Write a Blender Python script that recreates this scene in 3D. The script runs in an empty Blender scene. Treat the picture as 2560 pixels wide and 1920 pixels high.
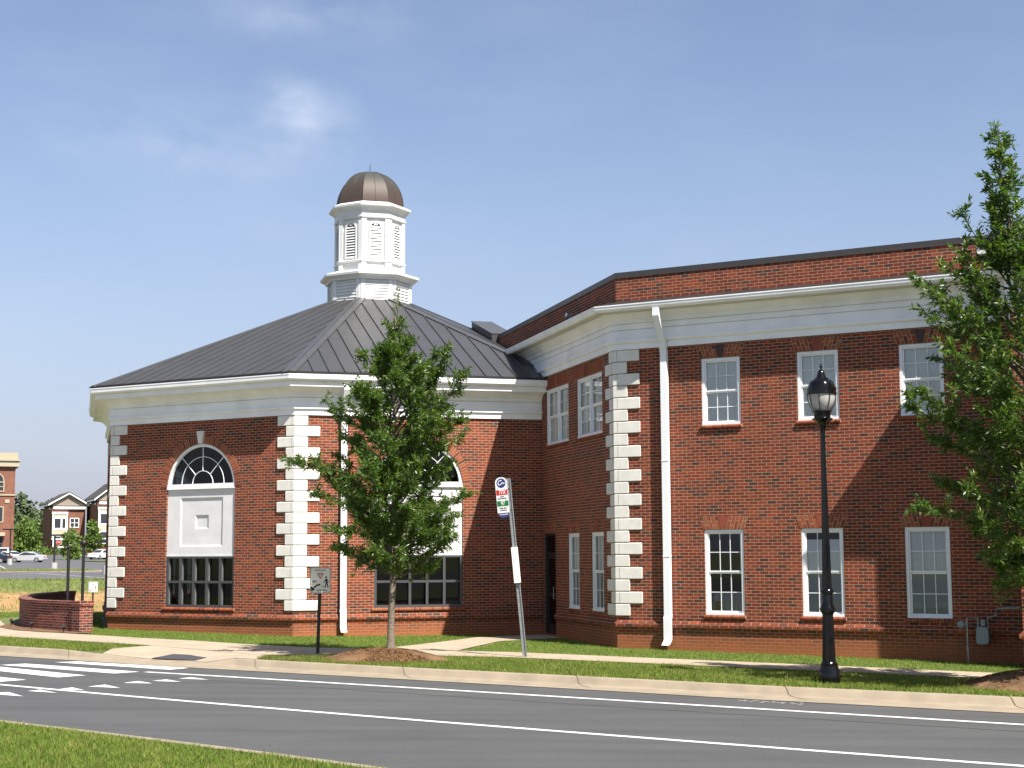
import bpy, math, random
import numpy as np
from mathutils import Vector, Matrix
random.seed(7); np.random.seed(7)
R = math.radians
scn = bpy.context.scene
COL = scn.collection

# ------------------------------------------------------------------ camera
cd = bpy.data.cameras.new('camera'); cam = bpy.data.objects.new('camera', cd); COL.objects.link(cam)
cd.sensor_width = 36; cd.lens = 3793.3/2560*36; cd.clip_start = .1; cd.clip_end = 5000
CAMH = 2.081
cam.matrix_world = Matrix.Translation((0, 0, CAMH)) @ Matrix.Rotation(R(90+6.395), 4, 'X') @ Matrix.Rotation(-.0049, 4, 'Z')
scn.camera = cam
scn.render.resolution_x = 1024; scn.render.resolution_y = 768
scn.view_settings.view_transform = 'Standard'; scn.view_settings.look = 'None'
scn.view_settings.gamma = 1; scn.view_settings.exposure = 1.14

# ------------------------------------------------------------------ sun + sky
SUNV = Vector((.473, -.630, 1.0)).normalized()          # towards the sun
sl = bpy.data.lights.new('sun', 'SUN'); sun = bpy.data.objects.new('sun', sl); COL.objects.link(sun)
sl.energy = 4.9; sl.angle = R(.5); sl.color = (1, .95, .87)
sun.rotation_euler = SUNV.to_track_quat('Z', 'Y').to_euler()
sun.location = (20, -30, 40)
world = bpy.data.worlds.new('World'); scn.world = world; world.use_nodes = True
nt = world.node_tree; nt.nodes.clear()
def N(t, ty, **k):
    n = t.nodes.new(ty)
    for a, b in k.items():
        if a in n.inputs.keys() if False else False: pass
        setattr(n, a, b)
    return n
wo = N(nt, 'ShaderNodeOutputWorld'); bg = N(nt, 'ShaderNodeBackground'); sky = N(nt, 'ShaderNodeTexSky')
sky.sky_type = 'NISHITA'; sky.sun_disc = False
sky.sun_elevation = math.asin(SUNV.z); sky.sun_rotation = math.atan2(SUNV.x, SUNV.y)
sky.air_density = 1.0; sky.dust_density = 0.6; sky.ozone_density = 1.0; sky.altitude = 200
bg.inputs[1].default_value = .063
tc = N(nt, 'ShaderNodeTexCoord')
def wmath(op, a, b=None, c=None):
    n = nt.nodes.new('ShaderNodeMath'); n.operation = op
    for i, v in enumerate((a, b, c)):
        if v is None: continue
        if isinstance(v, (int, float)): n.inputs[i].default_value = v
        else: nt.links.new(v, n.inputs[i])
    return n.outputs[0]
sep = N(nt, 'ShaderNodeSeparateXYZ'); nt.links.new(tc.outputs['Generated'], sep.inputs[0])
# thin clouds: noise stretched along the horizon, laid out by direction
mp = N(nt, 'ShaderNodeMapping'); mp.inputs['Scale'].default_value = (3.0, 3.0, 9.0); mp.inputs['Location'].default_value = (1.7, .4, .9)
nt.links.new(tc.outputs['Generated'], mp.inputs[0])
nz = N(nt, 'ShaderNodeTexNoise'); nz.inputs['Scale'].default_value = 1.6; nz.inputs['Detail'].default_value = 6; nz.inputs['Roughness'].default_value = .55
nt.links.new(mp.outputs[0], nz.inputs[0])
veil = wmath('MULTIPLY', wmath('MAXIMUM', wmath('SUBTRACT', nz.outputs[0], .46), 0.0), .36)
mp2 = N(nt, 'ShaderNodeMapping'); mp2.inputs['Scale'].default_value = (9, 9, 16); nt.links.new(tc.outputs['Generated'], mp2.inputs[0])
nz2 = N(nt, 'ShaderNodeTexNoise'); nz2.inputs['Scale'].default_value = 2.2; nz2.inputs['Detail'].default_value = 8; nt.links.new(mp2.outputs[0], nz2.inputs[0])
def puff(v, rad, amp, sx=1, sz=1):
    sb = nt.nodes.new('ShaderNodeVectorMath'); sb.operation = 'SUBTRACT'; nt.links.new(tc.outputs['Generated'], sb.inputs[0]); sb.inputs[1].default_value = v
    ml = nt.nodes.new('ShaderNodeVectorMath'); ml.operation = 'MULTIPLY'; nt.links.new(sb.outputs[0], ml.inputs[0]); ml.inputs[1].default_value = (1/sx, 1, 1/sz)
    ln = nt.nodes.new('ShaderNodeVectorMath'); ln.operation = 'LENGTH'; nt.links.new(ml.outputs[0], ln.inputs[0])
    d = wmath('MAXIMUM', wmath('SUBTRACT', 1.0, wmath('DIVIDE', ln.outputs['Value'], rad)), 0.0)
    return wmath('MULTIPLY', wmath('MULTIPLY', wmath('POWER', d, 1.3), wmath('MAXIMUM', wmath('SUBTRACT', nz2.outputs[0], .30), 0.0)), amp)
cl = veil
for a in (((-.145, .945, .290), .028, 1.15), ((-.128, .948, .276), .035, 1.5, 1.3, 1), ((-.135, .931, .340), .05, 1.1, 2.0, .55), ((-.20, .943, .262), .075, 1.1, 1.8, .5)):
    cl = wmath('ADD', cl, puff(*a))
cl = wmath('MINIMUM', cl, .75)
mixc = N(nt, 'ShaderNodeMix'); mixc.data_type = 'RGBA'
nt.links.new(cl, mixc.inputs[0]); 
# slight haze tint near the horizon, seen in every direction
hz = wmath('POWER', wmath('MAXIMUM', wmath('SUBTRACT', 1.0, wmath('MULTIPLY', wmath('ABSOLUTE', sep.outputs[2]), 3.2)), 0.0), 1.6)
mixh = N(nt, 'ShaderNodeMix'); mixh.data_type = 'RGBA'; nt.links.new(wmath('MULTIPLY', hz, .92), mixh.inputs[0])
tint = N(nt, 'ShaderNodeMix'); tint.data_type = 'RGBA'; tint.blend_type = 'MULTIPLY'; tint.inputs[0].default_value = 1
nt.links.new(sky.outputs[0], tint.inputs[6]); tint.inputs[7].default_value = (1.20, 1.10, 1.10, 1)
nt.links.new(tint.outputs[2], mixh.inputs[6]); mixh.inputs[7].default_value = (2.65, 2.85, 4.15, 1)
nt.links.new(mixh.outputs[2], mixc.inputs[6]); mixc.inputs[7].default_value = (6.0, 6.5, 7.8, 1)
nt.links.new(mixc.outputs[2], bg.inputs[0]); nt.links.new(bg.outputs[0], wo.inputs[0])

# ------------------------------------------------------------------ materials
MATS = {}
def mat(name, col=(.5, .5, .5), rough=.6, metal=0, spec=.5, noise=0, nscale=8, bump=0, bscale=40, nval=.3):
    m = bpy.data.materials.new(name); m.use_nodes = True; t = m.node_tree
    b = t.nodes['Principled BSDF']; b.inputs['Base Color'].default_value = (*col, 1)
    b.inputs['Roughness'].default_value = rough; b.inputs['Metallic'].default_value = metal
    b.inputs['Specular IOR Level'].default_value = spec
    g = t.nodes.new('ShaderNodeNewGeometry')
    if noise:
        n = t.nodes.new('ShaderNodeTexNoise'); n.inputs['Scale'].default_value = nscale; n.inputs['Detail'].default_value = 6
        t.links.new(g.outputs['Position'], n.inputs['Vector'])
        h = t.nodes.new('ShaderNodeMapRange'); h.inputs[1].default_value = .3; h.inputs[2].default_value = .7
        h.inputs[3].default_value = 1-noise; h.inputs[4].default_value = 1+noise
        t.links.new(n.outputs[0], h.inputs[0])
        x = t.nodes.new('ShaderNodeVectorMath'); x.operation = 'SCALE'; x.inputs[0].default_value = col
        t.links.new(h.outputs[0], x.inputs['Scale']); t.links.new(x.outputs[0], b.inputs['Base Color'])
    if bump:
        n = t.nodes.new('ShaderNodeTexNoise'); n.inputs['Scale'].default_value = bscale; n.inputs['Detail'].default_value = 4
        t.links.new(g.outputs['Position'], n.inputs['Vector'])
        u = t.nodes.new('ShaderNodeBump'); u.inputs['Strength'].default_value = bump; u.inputs['Distance'].default_value = .02
        t.links.new(n.outputs[0], u.inputs['Height']); t.links.new(u.outputs[0], b.inputs['Normal'])
    MATS[name] = m; return m
def ramp(t, stops, interp='LINEAR'):
    r = t.nodes.new('ShaderNodeValToRGB'); r.color_ramp.interpolation = interp
    e = r.color_ramp.elements
    while len(e) < len(stops): e.new(.5)
    for i, (p, c) in enumerate(stops): e[i].position = p; e[i].color = (*c, 1)
    return r
def brick_mat(name, stops, mortar=(.37, .262, .18), bw=.2032, rh=.06773, ms=.0060, stain=True, off=.5):
    m = bpy.data.materials.new(name); m.use_nodes = True; t = m.node_tree; b = t.nodes['Principled BSDF']
    uv = t.nodes.new('ShaderNodeUVMap'); uv.uv_map = 'UVMap'
    k = t.nodes.new('ShaderNodeTexBrick'); k.offset = off
    k.inputs['Scale'].default_value = 1; k.inputs['Brick Width'].default_value = bw; k.inputs['Row Height'].default_value = rh
    k.inputs['Mortar Size'].default_value = ms; k.inputs['Mortar Smooth'].default_value = .25
    k.inputs['Color1'].default_value = (0, 0, 0, 1); k.inputs['Color2'].default_value = (1, 1, 1, 1); k.inputs['Mortar'].default_value = (.5, .5, .5, 1)
    t.links.new(uv.outputs[0], k.inputs[0])
    r = ramp(t, stops, 'CONSTANT'); t.links.new(k.outputs['Color'], r.inputs[0])
    g = t.nodes.new('ShaderNodeNewGeometry')
    n = t.nodes.new('ShaderNodeTexNoise'); n.inputs['Scale'].default_value = .9; n.inputs['Detail'].default_value = 9; n.inputs['Roughness'].default_value = .68
    t.links.new(g.outputs['Position'], n.inputs['Vector'])
    h = t.nodes.new('ShaderNodeMapRange'); h.inputs[1].default_value = .3; h.inputs[2].default_value = .7; h.inputs[3].default_value = .74; h.inputs[4].default_value = 1.22
    t.links.new(n.outputs[0], h.inputs[0])
    x = t.nodes.new('ShaderNodeVectorMath'); x.operation = 'SCALE'; t.links.new(r.outputs[0], x.inputs[0]); t.links.new(h.outputs[0], x.inputs['Scale'])
    mx = t.nodes.new('ShaderNodeMix'); mx.data_type = 'RGBA'; t.links.new(k.outputs['Fac'], mx.inputs[0]); t.links.new(x.outputs[0], mx.inputs[6])
    mx.inputs[7].default_value = (*mortar, 1); out = mx.outputs[2]
    if stain:                                   # red clay splashed up on the lowest courses
        s = t.nodes.new('ShaderNodeSeparateXYZ'); t.links.new(g.outputs['Position'], s.inputs[0])
        n2 = t.nodes.new('ShaderNodeTexNoise'); n2.inputs['Scale'].default_value = 2.2; n2.inputs['Detail'].default_value = 5; t.links.new(g.outputs['Position'], n2.inputs['Vector'])
        a = t.nodes.new('ShaderNodeMapRange'); a.inputs[1].default_value = -.05; a.inputs[2].default_value = .60; a.inputs[3].default_value = 1.2; a.inputs[4].default_value = -.25
        t.links.new(s.outputs[2], a.inputs[0])
        ad = t.nodes.new('ShaderNodeMath'); ad.operation = 'MULTIPLY_ADD'; ad.use_clamp = True
        t.links.new(n2.outputs[0], ad.inputs[0]); ad.inputs[1].default_value = .9; ad.inputs[2].default_value = -.45
        ad2 = t.nodes.new('ShaderNodeMath'); ad2.operation = 'ADD'; ad2.use_clamp = True; t.links.new(a.outputs[0], ad2.inputs[0]); t.links.new(ad.outputs[0], ad2.inputs[1])
        am = t.nodes.new('ShaderNodeMath'); am.operation = 'MULTIPLY'; t.links.new(ad2.outputs[0], am.inputs[0]); am.inputs[1].default_value = .80
        m2 = t.nodes.new('ShaderNodeMix'); m2.data_type = 'RGBA'; t.links.new(am.outputs[0], m2.inputs[0]); t.links.new(out, m2.inputs[6]); m2.inputs[7].default_value = (.30, .108, .040, 1)
        out = m2.outputs[2]
    t.links.new(out, b.inputs['Base Color']); b.inputs['Roughness'].default_value = .85; b.inputs['Specular IOR Level'].default_value = .25
    u = t.nodes.new('ShaderNodeBump'); u.invert = True; u.inputs['Strength'].default_value = .6; u.inputs['Distance'].default_value = .006
    t.links.new(k.outputs['Fac'], u.inputs['Height']); t.links.new(u.outputs[0], b.inputs['Normal'])
    MATS[name] = m; return m
RED = [(0, (0.0656, 0.0289, 0.0220)), (.07, (0.0920, 0.0304, 0.0198)), (.15, (0.1400, 0.0319, 0.0152)), (.34, (0.1880, 0.0372, 0.0160)), (.5, (0.1640, 0.0319, 0.0144)), (.66, (0.2160, 0.0441, 0.0175)), (.80, (0.1280, 0.0289, 0.0160)), (.90, (0.2000, 0.0479, 0.0213))]
brick_mat('brick', RED)
brick_mat('brick_far', [(0, (.15, .062, .042)), (.3, (.21, .084, .054)), (.7, (.18, .072, .047))], stain=False, mortar=(.24, .14, .10))
brick_mat('brick_low', [(0, (.08, .026, .022)), (.2, (.18, .037, .026)), (.5, (.14, .032, .022)), (.8, (.20, .048, .030))], stain=False, mortar=(.36, .28, .22))
def attr_mat(name, stops, rough=.85, trans=None, spec=.25):
    m = bpy.data.materials.new(name); m.use_nodes = True; t = m.node_tree; b = t.nodes['Principled BSDF']
    a = t.nodes.new('ShaderNodeAttribute'); a.attribute_name = 'rnd'; r = ramp(t, stops)
    t.links.new(a.outputs['Fac'], r.inputs[0]); t.links.new(r.outputs[0], b.inputs['Base Color'])
    b.inputs['Roughness'].default_value = rough; b.inputs['Specular IOR Level'].default_value = spec
    if trans:
        tr = t.nodes.new('ShaderNodeBsdfTranslucent'); mx = t.nodes.new('ShaderNodeMixShader'); mx.inputs[0].default_value = trans[0]
        x = t.nodes.new('ShaderNodeVectorMath'); x.operation = 'MULTIPLY'; x.inputs[1].default_value = trans[1]
        t.links.new(r.outputs[0], x.inputs[0]); t.links.new(x.outputs[0], tr.inputs[0])
        t.links.new(b.outputs[0], mx.inputs[1]); t.links.new(tr.outputs[0], mx.inputs[2])
        t.links.new(mx.outputs[0], t.nodes['Material Output'].inputs[0])
    MATS[name] = m; return m
attr_mat('brick_unit', [(0, (.10, .030, .020)), (.2, (.20, .046, .020)), (.7, (.27, .072, .028)), (1, (.24, .088, .036))])
mat('mortar', (0.3360, 0.2480, 0.1760), .9, bump=.3)
mat('keystone_clay', (0.2160, 0.0480, 0.0240), .8, noise=.12)
mat('trim', (.82, .82, .82), .5, noise=.08, nscale=1.7)
mat('trim_cupola', (.66, .66, .64), .45, noise=.04, nscale=4)
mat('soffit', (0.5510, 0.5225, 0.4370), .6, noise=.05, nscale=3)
mat('quoin_stone', (.66, .64, .585), .85, noise=.07, nscale=5, bump=.15, bscale=120)
mat('stucco', (.62, .61, .61), .9, noise=.07, nscale=2.5, bump=.25, bscale=90)
mat('roof_metal', (.080, .079, .079), .38, metal=.35, noise=.07, nscale=1.2)
mat('roof_metal_hip', (.095, .094, .094), .40, metal=.35, noise=.05, nscale=2)
mat('roof_dark', (.022, .018, .019), .5)
mat('coping', (0.0384, 0.0344, 0.0344), .45, noise=.08)
mat('flat_roof', (.06, .06, .06), .9)
mat('vinyl', (.78, .79, .80), .35)
mat('dark_frame', (.055, .055, .058), .45)
mat('door_black', (.018, .018, .020), .35)
mat('interior', (.10, .09, .08), .9)
mat('blind', (.86, .87, .84), .8, noise=.06, nscale=1.5)
mat('blind_grey', (.20, .215, .22), .8, noise=.10, nscale=1.5)
mat('paper_yellow', (.45, .30, .10), .8)
mat('black_paint', (.004, .004, .0045), .12, spec=.38)
mat('black_matt', (.012, .010, .010), .5)
mat('galv', (.30, .31, .31), .42, metal=.6, noise=.15, nscale=12)
mat('sign_white', (.72, .72, .70), .5)
mat('sign_pale', (.86, .82, .66), .45, noise=.06, nscale=6)
mat('sign_black', (.012, .012, .012), .5)
mat('sign_red', (.45, .015, .012), .45)
mat('sign_green', (.01, .13, .035), .45)
mat('sign_blue', (.022, .035, .17), .45)
mat('meter_grey', (.22, .25, .27), .5, noise=.08)
mat('concrete', (0.3360, 0.2760, 0.2000), .9, noise=.10, nscale=1.6, bump=.2, bscale=60)
mat('concrete_kerb', (.262, .214, .152), .9, noise=.14, nscale=2.6, bump=.25, bscale=50)
mat('concrete_joint', (.13, .10, .07), .95)
mat('concrete_base', (0.3600, 0.3520, 0.3360), .9, noise=.1)
mat('pad_dark', (.045, .045, .05), .8, noise=.2, nscale=60, bump=.6, bscale=30)
mat('white_paint', (.60, .60, .58), .75, noise=.16, nscale=7)
mat('pink_paint', (.50, .25, .20), .9)
mat('mulch', (.135, .072, .032), .95, noise=.5, nscale=4, bump=1, bscale=28)
mat('bark', (.17, .135, .10), .9, noise=.35, nscale=22, bump=.8, bscale=40)
mat('bark_dark', (.09, .07, .05), .9, noise=.3, nscale=20)
mat('cream', (.36, .31, .22), .8); mat('cream_siding', (0.4675, 0.3825, 0.2805), .8); mat('siding', (.24, .20, .16), .85)
mat('siding_blue', (.17, .19, .22), .8); mat('shingle', (.05, .045, .04), .9)
mat('car_silver', (.62, .62, .62), .25, metal=.4); mat('car_white', (.78, .78, .78), .25); mat('car_dark', (.02, .022, .03), .2)
mat('car_red', (.40, .02, .02), .25); mat('car_purple', (.08, .03, .05), .25)
mat('tyre', (.02, .02, .02), .8); mat('rim', (.5, .5, .5), .3, metal=.7); mat('car_glass', (.03, .035, .04), .08); mat('tail_red', (.4, .01, .01), .3)
def glass_mat(name, tint=(.85, .9, .9), refl=1.0):
    m = bpy.data.materials.new(name); m.use_nodes = True; t = m.node_tree; t.nodes.clear()
    o = t.nodes.new('ShaderNodeOutputMaterial'); tr = t.nodes.new('ShaderNodeBsdfTransparent'); tr.inputs[0].default_value = (*tint, 1)
    gl = t.nodes.new('ShaderNodeBsdfGlossy'); gl.inputs['Roughness'].default_value = .02; fr = t.nodes.new('ShaderNodeFresnel'); fr.inputs[0].default_value = 1.6
    mm = t.nodes.new('ShaderNodeMath'); mm.operation = 'MULTIPLY'; mm.inputs[1].default_value = refl; mm.use_clamp = True
    t.links.new(fr.outputs[0], mm.inputs[0])
    mx = t.nodes.new('ShaderNodeMixShader'); t.links.new(mm.outputs[0], mx.inputs[0]); t.links.new(tr.outputs[0], mx.inputs[1]); t.links.new(gl.outputs[0], mx.inputs[2]); t.links.new(mx.outputs[0], o.inputs[0])
    MATS[name] = m
glass_mat('glass', (.96, .98, .98), 1.2); glass_mat('glass_dark', (.42, .45, .48), .7); glass_mat('glass_screen', (.55, .58, .6), 1.2)
m = mat('lamp_glass', (.62, .60, .56), .22); m.node_tree.nodes['Principled BSDF'].inputs['Transmission Weight'].default_value = .35
# copper dome, browner towards the skirt and greener on the crown where patina has formed
m = mat('copper', (.2, .13, .1), .55, metal=.15, spec=.3); t = m.node_tree; b = t.nodes['Principled BSDF']
g = t.nodes.new('ShaderNodeNewGeometry'); s = t.nodes.new('ShaderNodeSeparateXYZ'); t.links.new(g.outputs['Position'], s.inputs[0])
n = t.nodes.new('ShaderNodeTexNoise'); n.inputs['Scale'].default_value = 3; n.inputs['Detail'].default_value = 6; t.links.new(g.outputs['Position'], n.inputs['Vector'])
a = t.nodes.new('ShaderNodeMath'); a.operation = 'MULTIPLY_ADD'; t.links.new(n.outputs[0], a.inputs[0]); a.inputs[1].default_value = .7; t.links.new(s.outputs[2], a.inputs[2])
h = t.nodes.new('ShaderNodeMapRange'); h.inputs[1].default_value = 13.1; h.inputs[2].default_value = 14.5; t.links.new(a.outputs[0], h.inputs[0])
r = ramp(t, [(0, (.068, .043, .034)), (.4, (.064, .048, .039)), (.7, (.058, .055, .047)), (1, (.052, .070, .060))]); t.links.new(h.outputs[0], r.inputs[0]); t.links.new(r.outputs[0], b.inputs['Base Color'])
# asphalt with fine aggregate
def asphalt(name, c):
    m = mat(name, c, .9); t = m.node_tree; b = t.nodes['Principled BSDF']; g = t.nodes.new('ShaderNodeNewGeometry')
    n1 = t.nodes.new('ShaderNodeTexNoise'); n1.inputs['Scale'].default_value = 55; n1.inputs['Detail'].default_value = 3
    n2 = t.nodes.new('ShaderNodeTexNoise'); n2.inputs['Scale'].default_value = .55; n2.inputs['Detail'].default_value = 7
    mpp = t.nodes.new('ShaderNodeMapping'); mpp.inputs['Rotation'].default_value = (0, 0, R(-35)); mpp.inputs['Scale'].default_value = (.25, 1.6, 1)
    t.links.new(g.outputs['Position'], mpp.inputs[0])
    n3 = t.nodes.new('ShaderNodeTexNoise'); n3.inputs['Scale'].default_value = 1.2; n3.inputs['Detail'].default_value = 5; t.links.new(mpp.outputs[0], n3.inputs['Vector'])
    for q in (n1, n2): t.links.new(g.outputs['Position'], q.inputs['Vector'])
    s = t.nodes.new('ShaderNodeMath'); s.operation = 'MULTIPLY_ADD'; t.links.new(n1.outputs[0], s.inputs[0]); s.inputs[1].default_value = .9; s.inputs[2].default_value = -.05
    s2 = t.nodes.new('ShaderNodeMath'); s2.operation = 'MULTIPLY_ADD'; t.links.new(n2.outputs[0], s2.inputs[0]); s2.inputs[1].default_value = .35; t.links.new(s.outputs[0], s2.inputs[2])
    s3 = t.nodes.new('ShaderNodeMath'); s3.operation = 'MULTIPLY_ADD'; t.links.new(n3.outputs[0], s3.inputs[0]); s3.inputs[1].default_value = .60; t.links.new(s2.outputs[0], s3.inputs[2])
    x = t.nodes.new('ShaderNodeVectorMath'); x.operation = 'SCALE'; x.inputs[0].default_value = c; t.links.new(s3.outputs[0], x.inputs['Scale']); t.links.new(x.outputs[0], b.inputs['Base Color'])
    u = t.nodes.new('ShaderNodeBump'); u.inputs['Strength'].default_value = .35; u.inputs['Distance'].default_value = .01; t.links.new(n1.outputs[0], u.inputs['Height']); t.links.new(u.outputs[0], b.inputs['Normal'])
asphalt('asphalt', (.070, .0715, .0715)); asphalt('asphalt_lot', (.10, .10, .106))
# ground: lawn soil near, then clay bank, then rough grass, laid out by world position
m = mat('lawn', (.1, .15, .03), .95); t = m.node_tree; b = t.nodes['Principled BSDF']; g = t.nodes.new('ShaderNodeNewGeometry')
n1 = t.nodes.new('ShaderNodeTexNoise'); n1.inputs['Scale'].default_value = .9; n1.inputs['Detail'].default_value = 9; n1.inputs['Roughness'].default_value = .7; t.links.new(g.outputs['Position'], n1.inputs['Vector'])
n3 = t.nodes.new('ShaderNodeTexNoise'); n3.inputs['Scale'].default_value = .22; n3.inputs['Detail'].default_value = 9; n3.inputs['Roughness'].default_value = .75; t.links.new(g.outputs['Position'], n3.inputs['Vector'])
lr = ramp(t, [(.3, (.055, .085, .018)), (.5, (.095, .125, .028)), (.68, (.17, .15, .055))]); t.links.new(n1.outputs[0], lr.inputs[0])
s = t.nodes.new('ShaderNodeSeparateXYZ'); t.links.new(g.outputs['Position'], s.inputs[0])
yy = t.nodes.new('ShaderNodeMath'); yy.operation = 'MULTIPLY_ADD'; t.links.new(n3.outputs[0], yy.inputs[0]); yy.inputs[1].default_value = 26; t.links.new(s.outputs[1], yy.inputs[2])
yr = t.nodes.new('ShaderNodeMapRange'); yr.inputs[1].default_value = 70; yr.inputs[2].default_value = 120; t.links.new(yy.outputs[0], yr.inputs[0])
br = ramp(t, [(0, (0, 0, 0)), (.12, (0, 0, 0)), (.22, (.6, .6, .6)), (.50, (.95, .95, .95)), (.62, (1, 1, 1)), (.68, (.05, .05, .05)), (1, (0, 0, 0))]); t.links.new(yr.outputs[0], br.inputs[0])
dr = ramp(t, [(.35, (.13, .15, .045)), (.5, (.36, .18, .07)), (.65, (.47, .26, .12))]); t.links.new(n1.outputs[0], dr.inputs[0])
mx = t.nodes.new('ShaderNodeMix'); mx.data_type = 'RGBA'; t.links.new(br.outputs[0], mx.inputs[0]); t.links.new(lr.outputs[0], mx.inputs[6]); t.links.new(dr.outputs[0], mx.inputs[7]); t.links.new(mx.outputs[2], b.inputs['Base Color'])
attr_mat('grass_blade', [(0, (.065, .105, .015)), (.4, (.125, .200, .028)), (.72, (.21, .27, .050)), (1, (.42, .36, .14))], trans=(.35, (1.2, 1.2, .6)))
attr_mat('grass_dry', [(0, (.07, .10, .018)), (.4, (.14, .165, .035)), (.75, (.26, .22, .08)), (1, (.40, .29, .14))], trans=(.3, (1.2, 1.1, .6)))
attr_mat('wild_grass', [(0, (.10, .17, .03)), (.5, (.20, .27, .05)), (1, (.36, .33, .10))], trans=(.35, (1.2, 1.2, .6)))
attr_mat('leaf', [(0, (.028, .062, .010)), (.45, (.066, .125, .017)), (.8, (.140, .20, .032)), (1, (.30, .29, .08))], rough=.40, trans=(.42, (1.5, 1.7, .7)), spec=.5)
attr_mat('leaf_far', [(0, (.07, .12, .03)), (.6, (.13, .20, .042)), (1, (.22, .28, .07))], rough=.7, trans=(.25, (1.3, 1.4, .7)))
attr_mat('leaf_wood', [(0, (.045, .068, .030)), (1, (.085, .115, .045))], rough=.8)

# ------------------------------------------------------------------ mesh builder
def V(*a): return np.array(a, float)
def nrm(v): v = np.asarray(v, float); return v/np.linalg.norm(v)
def tag(o, label=None, cat=None, group=None, kind=None):
    if label: o['label'] = label
    if cat: o['category'] = cat
    if group: o['group'] = group
    if kind: o['kind'] = kind
    return o
def empty(name, loc=(0, 0, 0), label=None, cat=None, group=None):
    o = bpy.data.objects.new(name, None); COL.objects.link(o); o.location = loc; o.empty_display_size = .3
    return tag(o, label, cat, group)
class MB:
    def __init__(s): s.v = []; s.f = []; s.m = []; s.r = []; s.mi = 0; s.rv = None
    def vert(s, p): s.v.append((float(p[0]), float(p[1]), float(p[2]))); return len(s.v)-1
    def face(s, pts, r=None):
        s.f.append([s.vert(p) for p in pts]); s.m.append(s.mi); s.r.append(random.random() if r is None else r)
    def hexa(s, c, r=None):                       # 8 corners: bottom 4 ccw, top 4 ccw
        r = random.random() if r is None else r
        for q in ((3, 2, 1, 0), (4, 5, 6, 7), (0, 1, 5, 4), (1, 2, 6, 5), (2, 3, 7, 6), (3, 0, 4, 7)): s.face([c[i] for i in q], r)
    def box(s, o, ex, ey, ez, r=None):            # corner + three edge vectors (right-handed)
        o, ex, ey, ez = map(lambda a: np.asarray(a, float), (o, ex, ey, ez))
        s.hexa([o, o+ex, o+ex+ey, o+ey, o+ez, o+ex+ez, o+ex+ey+ez, o+ey+ez], r)
    def cbox(s, c, sx, sy, sz): s.box(V(c[0]-sx/2, c[1]-sy/2, c[2]-sz/2), V(sx, 0, 0), V(0, sy, 0), V(0, 0, sz))
    def rings(s, rs, closed=True, cap0=False, cap1=False):
        for a, b in zip(rs[:-1], rs[1:]):
            n = len(a)
            for i in range(n if closed else n-1): s.face([a[i], a[(i+1) % n], b[(i+1) % n], b[i]])
        if cap0: s.face(list(rs[0])[::-1])
        if cap1: s.face(list(rs[-1]))
    def tube(s, pts, rad, n=8, caps=True):
        pts = [V(*p) for p in pts]; rad = rad if hasattr(rad, '__len__') else [rad]*len(pts); rs = []
        for i, p in enumerate(pts):
            d = nrm(pts[min(i+1, len(pts)-1)]-pts[max(i-1, 0)]); up = V(0, 0, 1) if abs(d[2]) < .9 else V(1, 0, 0)
            a = nrm(np.cross(d, up)); b = np.cross(d, a)
            rs.append([p+rad[i]*(math.cos(k*2*math.pi/n)*a+math.sin(k*2*math.pi/n)*b) for k in range(n)])
        s.rings(rs[::1], True, False, False)
        if caps: s.face(rs[0]); s.face(rs[-1][::-1])
    def lathe(s, prof, c=(0, 0), n=24, z0=0, flute=0):
        rs = []
        for (r, z) in prof: rs.append([V(c[0]+(r*(1-(flute*(k % 2))))*math.cos(k*2*math.pi/n), c[1]+(r*(1-(flute*(k % 2))))*math.sin(k*2*math.pi/n), z0+z) for k in range(n)])
        s.rings(rs, True, True, True)
    def build(s, name, m, parent=None, smooth=False, attr=False, **tg):
        me = bpy.data.meshes.new(name); me.from_pydata(s.v, [], s.f)
        ms = m if isinstance(m, (list, tuple)) else [m]
        for q in ms: me.materials.append(MATS[q])
        if len(ms) > 1: me.polygons.foreach_set('material_index', s.m)
        uvl = me.uv_layers.new(name='UVMap')
        me.update()
        for p in me.polygons:
            n_ = p.normal
            if abs(n_.z) > .85: tx, ty = Vector((1, 0, 0)), Vector((0, 1, 0))
            else: tx = Vector((-n_.y, n_.x, 0)).normalized(); ty = Vector((0, 0, 1))
            for li in p.loop_indices:
                c = me.vertices[me.loops[li].vertex_index].co; uvl.data[li].uv = (c.dot(tx), c.dot(ty))
        if attr:
            at = me.attributes.new('rnd', 'FLOAT', 'FACE'); at.data.foreach_set('value', s.r)
        if smooth:
            import bmesh
            bm = bmesh.new(); bm.from_mesh(me); bmesh.ops.remove_doubles(bm, verts=bm.verts, dist=1e-5)
            for f_ in bm.faces: f_.smooth = True
            for e in bm.edges:
                if len(e.link_faces) == 2 and e.calc_face_angle(0) > R(40): e.smooth = False
            bm.to_mesh(me); bm.free()
        o = bpy.data.objects.new(name, me); COL.objects.link(o)
        if parent:
            o.parent = parent
            l = Vector((0, 0, 0)); q = parent
            while q: l = l+Vector(q.location); q = q.parent
            o.location = -l                      # builders work in world coordinates
        return tag(o, **tg)
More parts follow.
